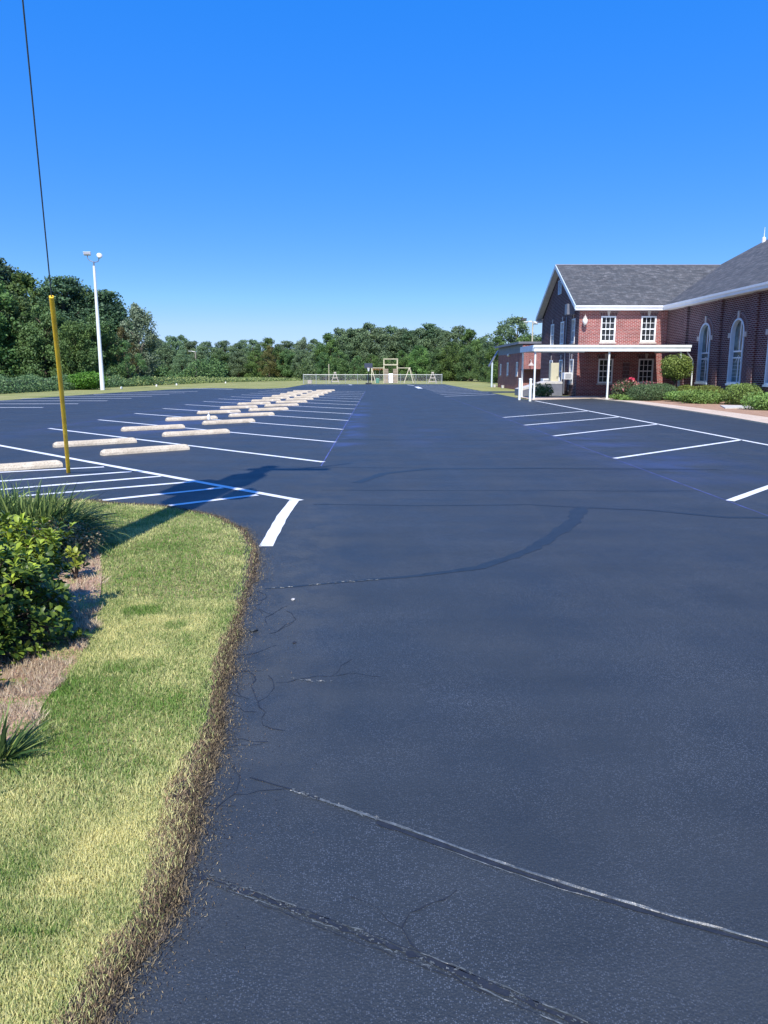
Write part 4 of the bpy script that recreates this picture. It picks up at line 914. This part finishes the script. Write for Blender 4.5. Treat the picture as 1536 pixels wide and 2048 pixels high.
def tree(key, x, y, h, label, group, wide=1.0):
    c, t, H = PROTO[key]; s = h/H
    e_ = empty('pine_tree' if 'pine' in KW[key] else 'tree', (x, y, 0), label, 'tree', group, RT.uniform(0, 6.28)); e_.scale = (s*wide, s*wide, s)
    link('crown', c, None, e_); link('trunk', t, None, e_)
NTH = ['leftmost']+ORD[1:]+['sixteenth', 'seventeenth', 'eighteenth', 'nineteenth', 'twentieth']
def row(specs, where, group):
    specs = sorted(specs, key=lambda s_: s_[1][0]/s_[1][1])
    for i, (key, (x, y, h), wd) in enumerate(specs):
        tree(key, x, y, h, '%s, %s %s' % (KW[key], NTH[i]+(' tree' if i == 0 else ' from the left'), where), group, wd)
# left wood behind the field
row([('broad3', (-42.32, 84, 11.36), 1.1), ('broad2', (-40.44, 86, 9.98), 1.0), ('broad1', (-36.99, 85, 9.35), 1.0), ('broad4', (-33.73, 84, 7.15), .9), ('broad1', (-31.68, 86, 8.1), 1.0), ('low2', (-29.18, 88, 5.17), 1.0), ('pale', (-31.05, 98, 10.11), .95), ('brown', (-31.01, 92, 6.8), .7)], 'in the left wood front row', 'front trees of the left wood')
row([('pine1', (-49.36, 98, 16.3), 1.1), ('pine2', (-50.31, 104, 15.92), 1.0), ('broad3', (-46.44, 100, 14.14), 1.15), ('broad1', (-44.23, 102, 12.68), 1.1), ('pine1', (-40.86, 100, 13.96), 1.25), ('pine1', (-40.57, 104, 13.35), 1.2), ('broad2', (-38.92, 104, 12.06), 1.0), ('pine2', (-36.16, 102, 12.37), 1.4), ('pine1', (-36.32, 106, 11.13), 1.2), ('broad1', (-36.19, 112, 7.2), 1.1), ('broad4', (-34.69, 114, 5.85), 1.0)], 'on the left wood skyline', 'skyline trees of the left wood')
# distant wood
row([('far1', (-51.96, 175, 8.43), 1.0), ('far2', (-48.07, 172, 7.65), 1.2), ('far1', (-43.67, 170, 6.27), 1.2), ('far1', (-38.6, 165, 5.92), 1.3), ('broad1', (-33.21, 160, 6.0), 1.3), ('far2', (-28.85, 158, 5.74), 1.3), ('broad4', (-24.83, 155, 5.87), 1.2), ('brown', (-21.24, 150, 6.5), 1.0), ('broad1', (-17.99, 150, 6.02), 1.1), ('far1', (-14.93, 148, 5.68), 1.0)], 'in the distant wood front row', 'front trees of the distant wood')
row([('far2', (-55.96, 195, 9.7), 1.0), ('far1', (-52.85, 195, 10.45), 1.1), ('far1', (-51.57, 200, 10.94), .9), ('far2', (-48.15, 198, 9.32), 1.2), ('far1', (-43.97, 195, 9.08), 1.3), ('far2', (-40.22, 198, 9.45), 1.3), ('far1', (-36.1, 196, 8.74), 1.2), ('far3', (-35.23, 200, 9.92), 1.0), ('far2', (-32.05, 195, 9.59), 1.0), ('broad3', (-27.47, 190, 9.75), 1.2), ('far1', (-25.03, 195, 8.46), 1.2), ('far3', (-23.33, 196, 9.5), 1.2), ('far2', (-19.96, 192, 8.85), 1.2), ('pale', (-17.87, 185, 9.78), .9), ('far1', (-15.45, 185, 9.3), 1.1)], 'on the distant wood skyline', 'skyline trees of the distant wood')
# wood behind the playground
row([('broad2', (-9.74, 138, 4.96), 1.0), ('broad1', (-6.72, 136, 5.35), 1.1), ('broad2', (-3.54, 134, 4.26), 1.0), ('broad4', (-0.87, 132, 4.56), 1.0), ('low1', (1.47, 130, 3.93), 1.0), ('broad3', (4.3, 130, 5.19), 1.0), ('broad4', (7.18, 128, 5.96), 1.0), ('broad1', (9.99, 126, 5.49), 1.0), ('broad4', (12.47, 126, 6.47), 1.1), ('broad1', (14.74, 122, 5.76), 1.0), ('broad2', (16.61, 118, 5.1), 1.0), ('low2', (17.07, 112, 3.62), 1.0)], 'in the front row behind the playground', 'front trees behind the playground')
row([('far1', (-12.11, 160, 7.24), 1.0), ('broad3', (-10.06, 158, 9.4), 1.0), ('far2', (-8.07, 160, 10.52), 1.0), ('far1', (-5.55, 160, 10.42), 1.1), ('far3', (-3.71, 162, 10.74), 1.3), ('far2', (-2.08, 160, 11.54), 1.0), ('far1', (0.22, 158, 10.52), 1.2), ('far2', (2.85, 160, 10.94), 1.1), ('far1', (5.2, 158, 10.32), 1.1), ('pine1', (6.88, 156, 10.01), 1.2), ('far2', (8.93, 156, 10.31), 1.0), ('pine1', (10.8, 158, 11.53), 1.4), ('far1', (12.83, 156, 10.11), 1.0), ('far2', (14.19, 154, 9.61), 1.0), ('far1', (16.19, 152, 10.48), 1.0), ('broad3', (18.26, 150, 9.79), 1.0), ('broad4', (19.73, 146, 8.08), .9), ('pine2', (20.69, 140, 7.09), 1.2)], 'on the skyline behind the playground', 'skyline trees behind the playground')
row([('broad3', (16.66, 104, 6.36), .9), ('open', (20.06, 112, 9.59), 1.1), ('broad4', (21.0, 108, 6.82), .9), ('broad1', (24.14, 112, 7.01), 1.0), ('broad3', (25.91, 112, 5.43), 1.0)], 'behind the brick annex', 'trees behind the annex')
# dense underwood
def stuff_leaves(name, P, size, mat, r, kindtone=(.4, .25), up=None):
    V, F = cards(P, size, r, .65, .8, np.tile(np.array([0, -.3, 1.0]), (len(P), 1)))
    T = np.clip(r.normal(kindtone[0], kindtone[1], len(P)), 0, 1)
    o = link(name, npmesh(name, V, F, np.repeat(T, 4)), mat); o['kind'] = 'stuff'; return o
r = np.random.default_rng(77)
def band(segs, n, hmax, depth):
    out = []
    for (x0, y0), (x1, y1) in segs:
        L_ = math.hypot(x1-x0, y1-y0); k = int(n*L_); t = r.uniform(0, 1, k); d = r.uniform(0, depth, k)
        x = x0+(x1-x0)*t; y = y0+(y1-y0)*t+d
        hh_ = hmax*(.65+.35*np.sin(x*.9+1.3*np.sin(x*.37)))*(.6+.4*d/depth)
        out.append(np.stack([x, y, hh_*r.uniform(.03, 1, k)], 1))
    return np.concatenate(out)
P = band([((-75, 92), (-34, 92)), ((-34, 112), (-24, 118))], 330, 4.2, 3); stuff_leaves('underwood', P, .16, 'leaf_dark', r)
P = band([((-62, 178), (-16, 150)), ((-16, 141), (-2, 137)), ((-2, 134), (18, 122)), ((16, 114), (30, 110))], 260, 4.5, 3); stuff_leaves('underwood', P, .17, 'leaf_dark', r)
# crop field
CE = [(-28.912, 48.603), (-27.57, 54.94), (-26.92, 64.809), (-27.173, 74.354), (-26.355, 87.18), (-23.447, 105.336), (-18.798, 120.36), (-13.086, 132.996)]
out, tn = [], []
for i, ((x0, y0), (x1, y1)) in enumerate(zip(CE, CE[1:])):
    L_ = math.hypot(x1-x0, y1-y0); k = int(L_*(620 if i < 4 else 300)); t = r.uniform(0, 1, k); d = r.uniform(0, 1, k)**1.7*14
    dx, dy = (x1-x0)/L_, (y1-y0)/L_; x = x0+(x1-x0)*t-dy*d; y = y0+(y1-y0)*t+dx*d
    f = (i+t)/7; hmax = np.interp(f, [0, .45, .7, 1], [1.32, 1.25, .85, .5])*(.85+.15*np.sin(x*2.1+y*.9)+.1*np.sin(y*3.3))
    lowf = np.clip(d/1.2, 0, 1); z = hmax*(.45+.55*np.sqrt(lowf))*r.uniform(.35, 1, k)**.6
    near = d < 1.0; z = np.where(near, hmax*(.5+.5*d)*r.uniform(.02, 1, k), z)
    out.append(np.stack([x, y, z], 1)); tn.append(f)
cut = np.concatenate(out); fr_ = np.concatenate([np.full(len(o_), t_.mean()) if hasattr(t_, 'mean') else np.full(len(o_), t_) for o_, t_ in zip(out, tn)])
yel = (cut[:, 1] > 80) & (r.uniform(0, 1, len(cut)) < np.interp(cut[:, 1], [80, 100, 130], [.15, .6, .75]))
stuff_leaves('crop_field', cut[~yel], .085, 'leaf_crop', r, (.45, .28)); stuff_leaves('crop_field', cut[yel], .10, 'leaf_crop2', r, (.5, .25))
cb = MB()
for i, ((x0, y0), (x1, y1)) in enumerate(zip(CE, CE[1:])):
    L_ = math.hypot(x1-x0, y1-y0); dx, dy = (x1-x0)/L_, (y1-y0)/L_; h0, h1 = [np.interp(k/7, [0, .45, .7, 1], [1.05, 1.0, .62, .3]) for k in (i, i+1)]
    q = lambda x, y, d, z: (x-dy*d, y+dx*d, z)
    cb.poly([q(x0, y0, .9, 0), q(x1, y1, .9, 0), q(x1, y1, 1.5, h1*.85), q(x0, y0, 1.5, h0*.85)]); cb.poly([q(x0, y0, 1.5, h0*.85), q(x1, y1, 1.5, h1*.85), q(x1, y1, 22, h1), q(x0, y0, 22, h0)])
o = cb.build('crop_field', simple('crop shade stems', (.03, .05, .015), .9, .3, 2, .05)); o['kind'] = 'stuff'
# ---------------------------------------------------------------- shrubs
def shrub(name, x, y, w, h, leaf, label, size=.05, n=2600, lumps=10, seed=1, depth=None, z0=0, cat='shrub', group='shrubs in the church bed', extra=None, clip=False, parent=None):
    r = np.random.default_rng(seed); depth = depth or w; P, N = [], []
    for i in range(lumps):
        an = r.uniform(0, 6.28); q = r.uniform(0, 1)**.6*(.45 if not clip else .14); c = np.array([math.cos(an)*q*w*.8, math.sin(an)*q*depth*.8, h*(.42 if clip else r.uniform(.3, .62))])
        s_ = np.array([w*(.5-q*.42), depth*(.5-q*.42), h*(.50 if clip else .38)])
        d = r.normal(size=(n//lumps, 3)); d /= np.linalg.norm(d, axis=1, keepdims=True)
        P.append(c+d*s_*(1-.35*r.uniform(0, 1, (len(d), 1))**2)*(1+r.normal(0, .05 if not clip else .03, (len(d), 1)))); N.append(d)
    P = np.concatenate(P); N = np.concatenate(N); P[:, 2] = np.abs(P[:, 2]); ok = P[:, 2] < h*1.08; P, N = P[ok], N[ok]
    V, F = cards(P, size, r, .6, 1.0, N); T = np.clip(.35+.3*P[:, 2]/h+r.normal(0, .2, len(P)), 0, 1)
    if parent is None:
        e_ = empty(name, (x, y, z0), label, cat, group)
    else: e_ = parent
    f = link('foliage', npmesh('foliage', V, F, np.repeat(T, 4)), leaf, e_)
    m = MB()
    for k in range(5): a_ = k*1.26; m.tube([(0, 0, 0), (math.cos(a_)*w*.12, math.sin(a_)*depth*.12, h*.3), (math.cos(a_)*w*.28, math.sin(a_)*depth*.28, h*.7)], [.02, .015, .008], 5)
    m.build('stems', 'bark', e_)
    if extra:
        mat_, cnt, sz = extra; pts = P[(P[:, 2] > h*.45)]; pts = pts[r.integers(0, len(pts), cnt)]*1.04
        Q = np.repeat(pts, 6, 0)+r.normal(0, sz*.5, (cnt*6, 3)); V, F = cards(Q, sz, r, .8)
        link('flowers', npmesh('flowers', V, F, np.repeat(r.uniform(0, 1, len(Q)), 4)), mat_, e_)
    return e_
shrub('rounded_shrub', 14.95, 41.7, 1.9, 1.0, 'leaf_box', 'round clipped bluish green shrub nearest the canopy post', .035, 6000, 12, 31, clip=True)
shrub('rounded_shrub', 16.15, 42.4, 1.7, 1.05, 'leaf_box', 'round clipped dark green shrub under the ball shaped small tree', .035, 5500, 12, 32, clip=True)
shrub('rounded_shrub', 17.6, 42.6, 1.6, .95, 'leaf_olive', 'low yellow green clipped shrub right of the small tree stem', .035, 4500, 12, 33, clip=True)
shrub('rounded_shrub', 17.75, 40.3, 1.8, .98, 'leaf_olive', 'wide flat topped olive clipped shrub below the first arched window', .035, 5000, 12, 34, clip=True)
shrub('rounded_shrub', 17.9, 36.6, 1.9, 1.15, 'leaf_light', 'large round bright green shrub between second and third arched windows', .04, 6000, 14, 35, clip=True)
shrub('loose_shrub', 16.55, 40.2, 1.7, .62, 'leaf_light', 'loose light green low shrub just before the small tree', .05, 3500, 12, 36)
shrub('loose_shrub', 16.7, 37.9, 2.3, .72, 'leaf_light', 'widest loose light green low shrub in the middle of the bed front', .05, 4800, 14, 37, depth=1.4)
shrub('loose_shrub', 16.5, 31.7, 1.7, .85, 'leaf_light', 'light green shrub cut by the right picture edge beside the pale slab', .045, 4500, 12, 38)
shrub('rose_bush', 14.3, 42.9, 1.45, 1.2, 'leaf_rose', 'taller rose bush with pink blooms right of the middle canopy post', .045, 2600, 12, 39, extra=('petal', 80, .05), group='rose bushes by the wing wall')
shrub('rose_bush', 15.6, 43.1, 1.1, 1.1, 'leaf_rose', 'smaller faded rose bush left of the ball shaped small tree', .04, 1500, 9, 40, extra=('petal', 60, .045), group='rose bushes by the wing wall')
shrub('ground_cover', 13.75, 42.7, .95, .38, 'leaf_light', 'small low green plant clump at the foot of the middle canopy post', .045, 1100, 7, 41, cat='plant')
shrub('ground_cover', 14.05, 42.0, .9, .34, 'leaf_light', 'small low green plant clump left of the first rounded shrub', .045, 1000, 7, 42, cat='plant')
shrub('dark_shrub', 10.7, 48.3, 1.3, .9, 'leaf_dark', 'dark leafy shrub in the canopy shade beside the ramp', .06, 1500, 9, 43, extra=('rock', 10, .05), group='shrubs by the ramp')
rb = shrub('rose_bloom', 14.45, 42.6, .3, .26, 'petal_red', 'single bright red pink rose bloom on top of the taller rose bush', .05, 120, 4, 44, z0=1.05, cat='flower', group=None)
bt = empty('ball_tree', (16.95, 42.7, 0), 'small lollipop shaped tree with a ball crown in front of the canopy end', 'tree')
r = np.random.default_rng(50); P, N = [], []
for i in range(26):
    d = r.normal(size=3); d /= np.linalg.norm(d); c = d*np.array([.62, .62, .45])*r.uniform(.6, 1)+np.array([0, 0, 1.83]); k = 330
    q = r.normal(size=(k, 3)); q /= np.linalg.norm(q, axis=1, keepdims=True); P.append(c+q*(.42*(1-.4*r.uniform(0, 1, (k, 1))**2))*np.array([1.1, 1.1, .85])); N.append(q)
P = np.concatenate(P); N = np.concatenate(N); V, F = cards(P, .048, r, .6, 1, N)
link('crown', npmesh('crown', V, F, np.repeat(np.clip(.3+.40*(P[:, 2]-1.0)/1.6+r.normal(0, .22, len(P)), 0, 1), 4)), 'leaf_olive', bt)
m = MB(); m.tube([(0, 0, 0), (.03, 0, .6), (0, .02, 1.3)], [.06, .05, .04], 8)
for k in range(6): a_ = k*1.05; m.tube([(0, 0, .9), (math.cos(a_)*.3, math.sin(a_)*.3, 1.5), (math.cos(a_)*.55, math.sin(a_)*.55, 1.9)], [.03, .02, .008], 5)
m.build('trunk', 'bark', bt)
m = MB(); m.lathe((0, 0, 0), [(.16, 0), (.18, .3), (.14, .5), (.05, .58)], 10); o = m.build('garden_stone', 'rock'); o.location = (17.5, 47.4, .4); tag(o, 'upright grey rounded garden stone showing behind the shrubs', 'stone')
shrub('weed_bush', -26.5, 68.5, 3.0, 1.75, 'leaf_lime', 'bright lime green weedy bush at the field edge left of the light pole', .12, 3500, 14, 60, group=None, cat='bush')

# ---------------------------------------------------------------- near planting
def leaf6(P, D, U, L_, W_2, fold=.18, curl=.15):
    """obovate folded leaves: base P, direction D, up U, (n,3)"""
    S_ = np.cross(D, U); n = len(P); L_ = L_[:, None]; W_2 = W_2[:, None]
    b = P; m1 = P+D*L_*.45+U*L_*.04; m2 = P+D*L_*.8+U*L_*(.02-curl*.3); t = P+D*L_-U*L_*curl
    l1 = P+D*L_*.42+S_*W_2*.8+U*W_2*fold*2; r1 = P+D*L_*.42-S_*W_2*.8+U*W_2*fold*2; l2 = P+D*L_*.76+S_*W_2+U*W_2*fold*2-U*L_*curl*.3; r2 = P+D*L_*.76-S_*W_2+U*W_2*fold*2-U*L_*curl*.3
    V = np.stack([b, m1, m2, t, l1, l2, r1, r2], 1).reshape(-1, 3)
    q = np.array([[0, 1, 4, 4], [1, 2, 5, 4], [2, 3, 5, 5], [0, 6, 1, 1], [6, 7, 2, 1], [7, 3, 2, 2]])
    tri = np.array([[0, 1, 4], [1, 2, 5], [1, 5, 4], [2, 3, 5], [0, 6, 1], [6, 7, 2], [6, 2, 1], [7, 3, 2]])
    F = (np.arange(n)[:, None, None]*8+tri[None]).reshape(-1, 3)
    return V, F
def gloss_bush(name, loc, rad, n_ros, label, seed, lsize=.062):
    r = np.random.default_rng(seed); e_ = empty(name, loc, label, 'shrub')
    P, D, U, T = [], [], [], []
    m = MB()
    cents = [np.array([0, 0, rad[2]*.5])]
    for i in range(n_ros):
        if i % 3 == 0: q = r.uniform(.5, .8)
        else: q = r.uniform(.84, 1.03)
        an_ = r.uniform(0, 6.283)
        if r.uniform() < .62:
            zf = r.uniform(.03, .88); rf = 1-.16*zf**4; d = np.array([math.cos(an_), math.sin(an_), .15+.3*zf])
        else:
            rf = math.sqrt(r.uniform()); zf = 1-.20*rf**3; d = np.array([math.cos(an_)*.5*rf, math.sin(an_)*.5*rf, 1.0])
        d /= np.linalg.norm(d); lump = 1+.10*math.sin(an_*5+zf*4+seed)+.07*math.sin(an_*11-zf*9)
        c = np.array([math.cos(an_)*rad[0]*rf*q*lump, math.sin(an_)*rad[1]*rf*q*lump, rad[2]*zf*(.35+.65*q)*(1+.10*math.sin(an_*3+rf*5))])
        if c[2] < .02: c[2] = .02
        ax = d*.8+np.array([0, 0, .7])+r.normal(0, .25, 3); ax /= np.linalg.norm(ax)
        k = r.integers(6, 11); ref = np.cross(ax, r.normal(size=3)); ref /= np.linalg.norm(ref); ref2 = np.cross(ax, ref)
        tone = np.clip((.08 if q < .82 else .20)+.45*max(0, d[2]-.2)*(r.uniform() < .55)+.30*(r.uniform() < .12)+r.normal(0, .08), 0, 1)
        for j in range(k):
            a_ = j*2.4+r.uniform(-.3, .3); el_ = .25+.9*(j/k)+r.uniform(-.15, .15)
            dd = (ref*math.cos(a_)+ref2*math.sin(a_))*math.cos(el_)+ax*math.sin(el_); dd /= np.linalg.norm(dd)
            uu = ax-dd*np.dot(ax, dd); uu /= np.linalg.norm(uu)+1e-6
            P.append(c-ax*.03*(1-j/k)+dd*.004); D.append(dd); U.append(uu); T.append(np.clip(tone+.25*(j/k)*(tone > .3)+r.normal(0, .07), 0, 1))
        if i % 4 == 0: m.tube([(0, 0, .02), tuple(c*.5+np.array([0, 0, .03])), tuple(c)], [.012, .007, .003], 5)
    P, D, U, T = map(np.array, (P, D, U, T)); n = len(P); L_ = lsize*r.uniform(.7, 1.25, n)
    V, F = leaf6(P, D, U, L_, L_*.24*r.uniform(.85, 1.2, n))
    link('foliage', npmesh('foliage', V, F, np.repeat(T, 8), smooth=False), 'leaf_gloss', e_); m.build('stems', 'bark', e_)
    return e_
gloss_bush('glossy_shrub', (-2.50, 4.22, 0), (.58, .72, .72), 1450, 'dense glossy leaved green shrub cut by the left picture edge', 101, .055)
gloss_bush('small_sprout', (-2.0, 3.60, 0), (.08, .08, .12), 8, 'small bright green leafy sprout in the pine straw below the glossy shrub', 102, .055)
gloss_bush('small_sprout', (-2.42, 5.75, .0), (.09, .09, .24), 14, 'small upright leafy shoot between the glossy shrub and the spiky grass clump', 103, .06)
def blades(P, D, L_, w, droop, r, seg=5):
    """arching strap blades; P base, D initial dir"""
    n = len(P); S_ = np.cross(D, r.normal(size=(n, 3))*.3+np.array([0, 0, 1])); S_ /= np.linalg.norm(S_, axis=1, keepdims=True)+1e-9
    rows = []
    for k in range(seg+1):
        t = k/seg; c = P+D*(L_*t)[:, None]; c = c.copy(); c[:, 2] -= droop*(L_*t)**2/L_*t
        ww = (w*(1-t**2.2)*(.55+.45*min(1, t*4))+.0004)[:, None]
        rows += [c-S_*ww, c+S_*ww]
    V = np.stack(rows, 1).reshape(-1, 3); q = np.array([[2*k, 2*k+1, 2*k+3, 2*k+2] for k in range(seg)])
    F = (np.arange(n)[:, None, None]*(2*seg+2)+q[None]).reshape(-1, 4)
    return V, F, 2*seg+2
def clump(name, loc, n, label, seed, h=.8, spread=.32, w=.006, mat='leaf_blade'):
    r = np.random.default_rng(seed); e_ = empty(name, loc, label, 'plant')
    an = r.uniform(0, 2*np.pi, n); rr2 = spread*np.sqrt(r.uniform(0, 1, n)); P = np.stack([rr2*np.cos(an), rr2*np.sin(an), np.full(n, .0)], 1)
    lean = r.uniform(.05, 1.25, n)**1.0; D = np.stack([np.cos(an+r.normal(0, .5, n))*np.sin(lean), np.sin(an+r.normal(0, .5, n))*np.sin(lean), np.cos(lean)], 1)
    L_ = h*r.uniform(.6, 1.25, n); V, F, k = blades(P, D, L_, w*r.uniform(.7, 1.4, n), r.uniform(.35, 1.1, n)*h*.9, r)
    V[:, 2] = np.maximum(V[:, 2], .01); T = np.clip(.12+r.normal(0, .12, n)+.6*(r.uniform(0, 1, n) < .30), 0, 1)
    link('blades', npmesh('blades', V, F, np.repeat(T, k)), mat, e_); return e_
clump('spiky_grass', (-3.36, 6.85, 0), 4600, 'bushy clump of long arching green blades beside the lawn and yellow guard', 111, .74, .36, .007)
clump('spiky_grass', (-4.1, 6.95, 0), 2600, 'second arching blade clump at the left picture edge, left of the larger one', 112, .78, .45, .007)
shrub('twiggy_shrub', -2.92, 6.30, .85, .36, 'grass_brown', 'dark twiggy undergrowth shrub under the arching blade clump', .011, 4500, 10, 113, group=None)
clump('liriope', (-1.64, 2.93, 0), 110, 'small dark green strap leaved plant at the left picture edge', 114, .26, .05, .006)
clump('liriope', (-1.60, 2.50, 0), 60, 'tiny strap leaved tuft in the lawn at the lower left edge', 115, .16, .06, .004)

# grass on the lawn
BED = [(-1.60, 2.85), (-1.60, 3.15), (-1.68, 3.5), (-1.72, 4.0), (-1.84, 4.6), (-2.06, 5.3), (-2.30, 6.0), (-2.55, 6.6), (-2.75, 7.1), (-3.2, 7.45), (-6, 7.5), (-6, 2.85)]
r = np.random.default_rng(200)
def vnoise(x, y, s, seed):
    rs = np.random.default_rng(seed); g = rs.uniform(0, 1, (64, 64)); xi = x/s+100; yi = y/s+100
    x0 = np.floor(xi).astype(int); y0 = np.floor(yi).astype(int); fx = xi-x0; fy = yi-y0; fx = fx*fx*(3-2*fx); fy = fy*fy*(3-2*fy)
    G_ = lambda a_, b_: g[a_ % 64, b_ % 64]
    return (G_(x0, y0)*(1-fx)+G_(x0+1, y0)*fx)*(1-fy)+(G_(x0, y0+1)*(1-fx)+G_(x0+1, y0+1)*fx)*fy
edge_line = LAWN_EDGE
def scatter(n, x0, x1, y0, y1):
    x = r.uniform(x0, x1, n); y = r.uniform(y0, y1, n); vis = (x > -.56*(y+.35)-.25)
    ok = vis & inpoly(x, y, LAWN); return x[ok], y[ok]
def lawn_tufts(name, x, y, hgt, wid, mat, tone, lean=1.25, label=None, cnt=1):
    n = len(x); P = np.stack([x, y, np.full(n, .004)], 1); an = r.uniform(0, 2*np.pi, n); ln_ = r.uniform(.15, lean, n)
    D = np.stack([np.cos(an)*np.sin(ln_), np.sin(an)*np.sin(ln_), np.cos(ln_)], 1)
    V, F, k = blades(P, D, hgt*r.uniform(.5, 1.3, n), wid*r.uniform(.7, 1.3, n), .35*hgt, r, 2)
    o = link(name, npmesh(name, V, F, np.repeat(tone, k)), mat); o['kind'] = 'stuff'; return o
parts = []
for (n, y0, y1, x0, hs, ws) in ((230000, .9, 2.6, -2.0, .024, .0012), (290000, 2.6, 5.2, -3.1, .026, .0018), (210000, 5.2, 9.8, -5.8, .030, .0030)):
    x, y = scatter(n, x0, -.5, y0, y1); parts.append((x, y, np.full(len(x), hs), np.full(len(x), ws)))
x, y, hs, ws = [np.concatenate([p[i] for p in parts]) for i in range(4)]
bedn = vnoise(x, y, .12, 31)
inb = (bedn < .62) & inpoly(x+.12*(vnoise(x, y, .15, 5)-.5), y+.12*(vnoise(x, y, .15, 6)-.5), BED)
dE = dist_poly(x, y, edge_line)
nz = vnoise(x, y, .5, 1)*.5+vnoise(x, y, .17, 2)*.3+vnoise(x, y, .06, 3)*.2
brown = (dE < .035+.30*nz**1.6*np.interp(y, [1, 4, 7, 9.5], [.85, .62, .42, .28])) & (r.uniform(0, 1, len(x)) < np.interp(dE, [0, .08, .2], [.95, .7, .3]))
thin = (r.uniform(0, 1, len(x)) < .45+.7*nz)
g = ~inb & ~brown & thin
# greener to the left and bottom-left, strawy toward the edge and middle
ton = .22+1.5*(nz-.42)+np.interp(dE, [0, .35, .9], [.32, .18, -.10])+r.normal(0, .24, len(x))
clov = vnoise(x, y, .33, 8) > .80; ton = np.where(clov, ton-.35, ton)
lawn_tufts('grass', x[g], y[g], hs[g]*np.where(clov[g], 1.15, 1), ws[g], 'grass_blade', np.clip(ton[g], 0, 1))
b_ = brown & ~inb & (r.uniform(0, 1, len(x)) < .8)
lawn_tufts('browned_grass', x[b_], y[b_], hs[b_]*.85, ws[b_]*1.0, 'grass_brown', np.clip(np.interp(dE[b_], [0, .06, .2], [.15, .5, .95])+r.normal(0, .28, b_.sum()), 0, 1), 1.35)
s_ = inb & (r.uniform(0, 1, len(x)) < .55)
lawn_tufts('pine_straw', x[s_], y[s_], hs[s_]*2.0, ws[s_]*.75, 'straw', np.clip(r.normal(.5+.5*(nz[s_]-.5), .28), 0, 1), 1.56)
flat('straw_bed', [(x_, y_) for x_, y_ in BED], .016, 'mulch')
# dark tar smeared soil strip with stray dead stalks over the asphalt edge
dm = MB(); rows_ = []
for x_, y_ in edge[20:]:
    bl_ = min(1, max(0, (y_-6.2)/2.6))*math.pi/2; w_ = .016+.012*math.sin(y_*17+x_*9)+R.uniform(-.008, .008)
    rows_.append(((x_-.11*math.cos(bl_), y_-.11*math.sin(bl_), .0068), (x_+w_*math.cos(bl_), y_+w_*math.sin(bl_), .0068)))
for a_, b_ in zip(rows_, rows_[1:]): dm.poly([a_[0], b_[0], b_[1], a_[1]])
st(dm.build('soil_edge', 'dirt'))
ed = np.array(edge)
def debris(n, sx_, off, h_, w_, mu, sg_, near=False):
    t = r.integers(30, len(ed)-1, n)
    if near: t = r.choice(np.nonzero((ed[:, 1] > .9) & (ed[:, 1] < 4.6) & (ed[:, 0] > -1))[0], n)
    cl = .5+.9*vnoise(ed[t, 1]*3, ed[t, 0]*3, .35, 12); o_ = off+r.normal(0, sx_, n)*cl
    bl = np.clip((ed[t, 1]-6.2)/2.6, 0, 1)*math.pi/2
    ex = ed[t, 0]+o_*np.cos(bl); ey = ed[t, 1]+o_*np.sin(bl)+r.normal(0, .02, n)
    lawn_tufts('edge_debris', ex, ey, np.full(n, h_), np.full(n, w_), 'grass_brown', np.clip(r.normal(mu, sg_, n), 0, 1), 1.5)
debris(11000, .024, -.01, .018, .0011, .34, .3); debris(16000, .045, .03, .010, .0009, .22, .22); debris(13000, .020, -.006, .016, .0009, .25, .28, True); debris(6000, .05, .02, .007, .0008, .12, .2, True); debris(5000, .12, .06, .007, .0009, .25, .25)
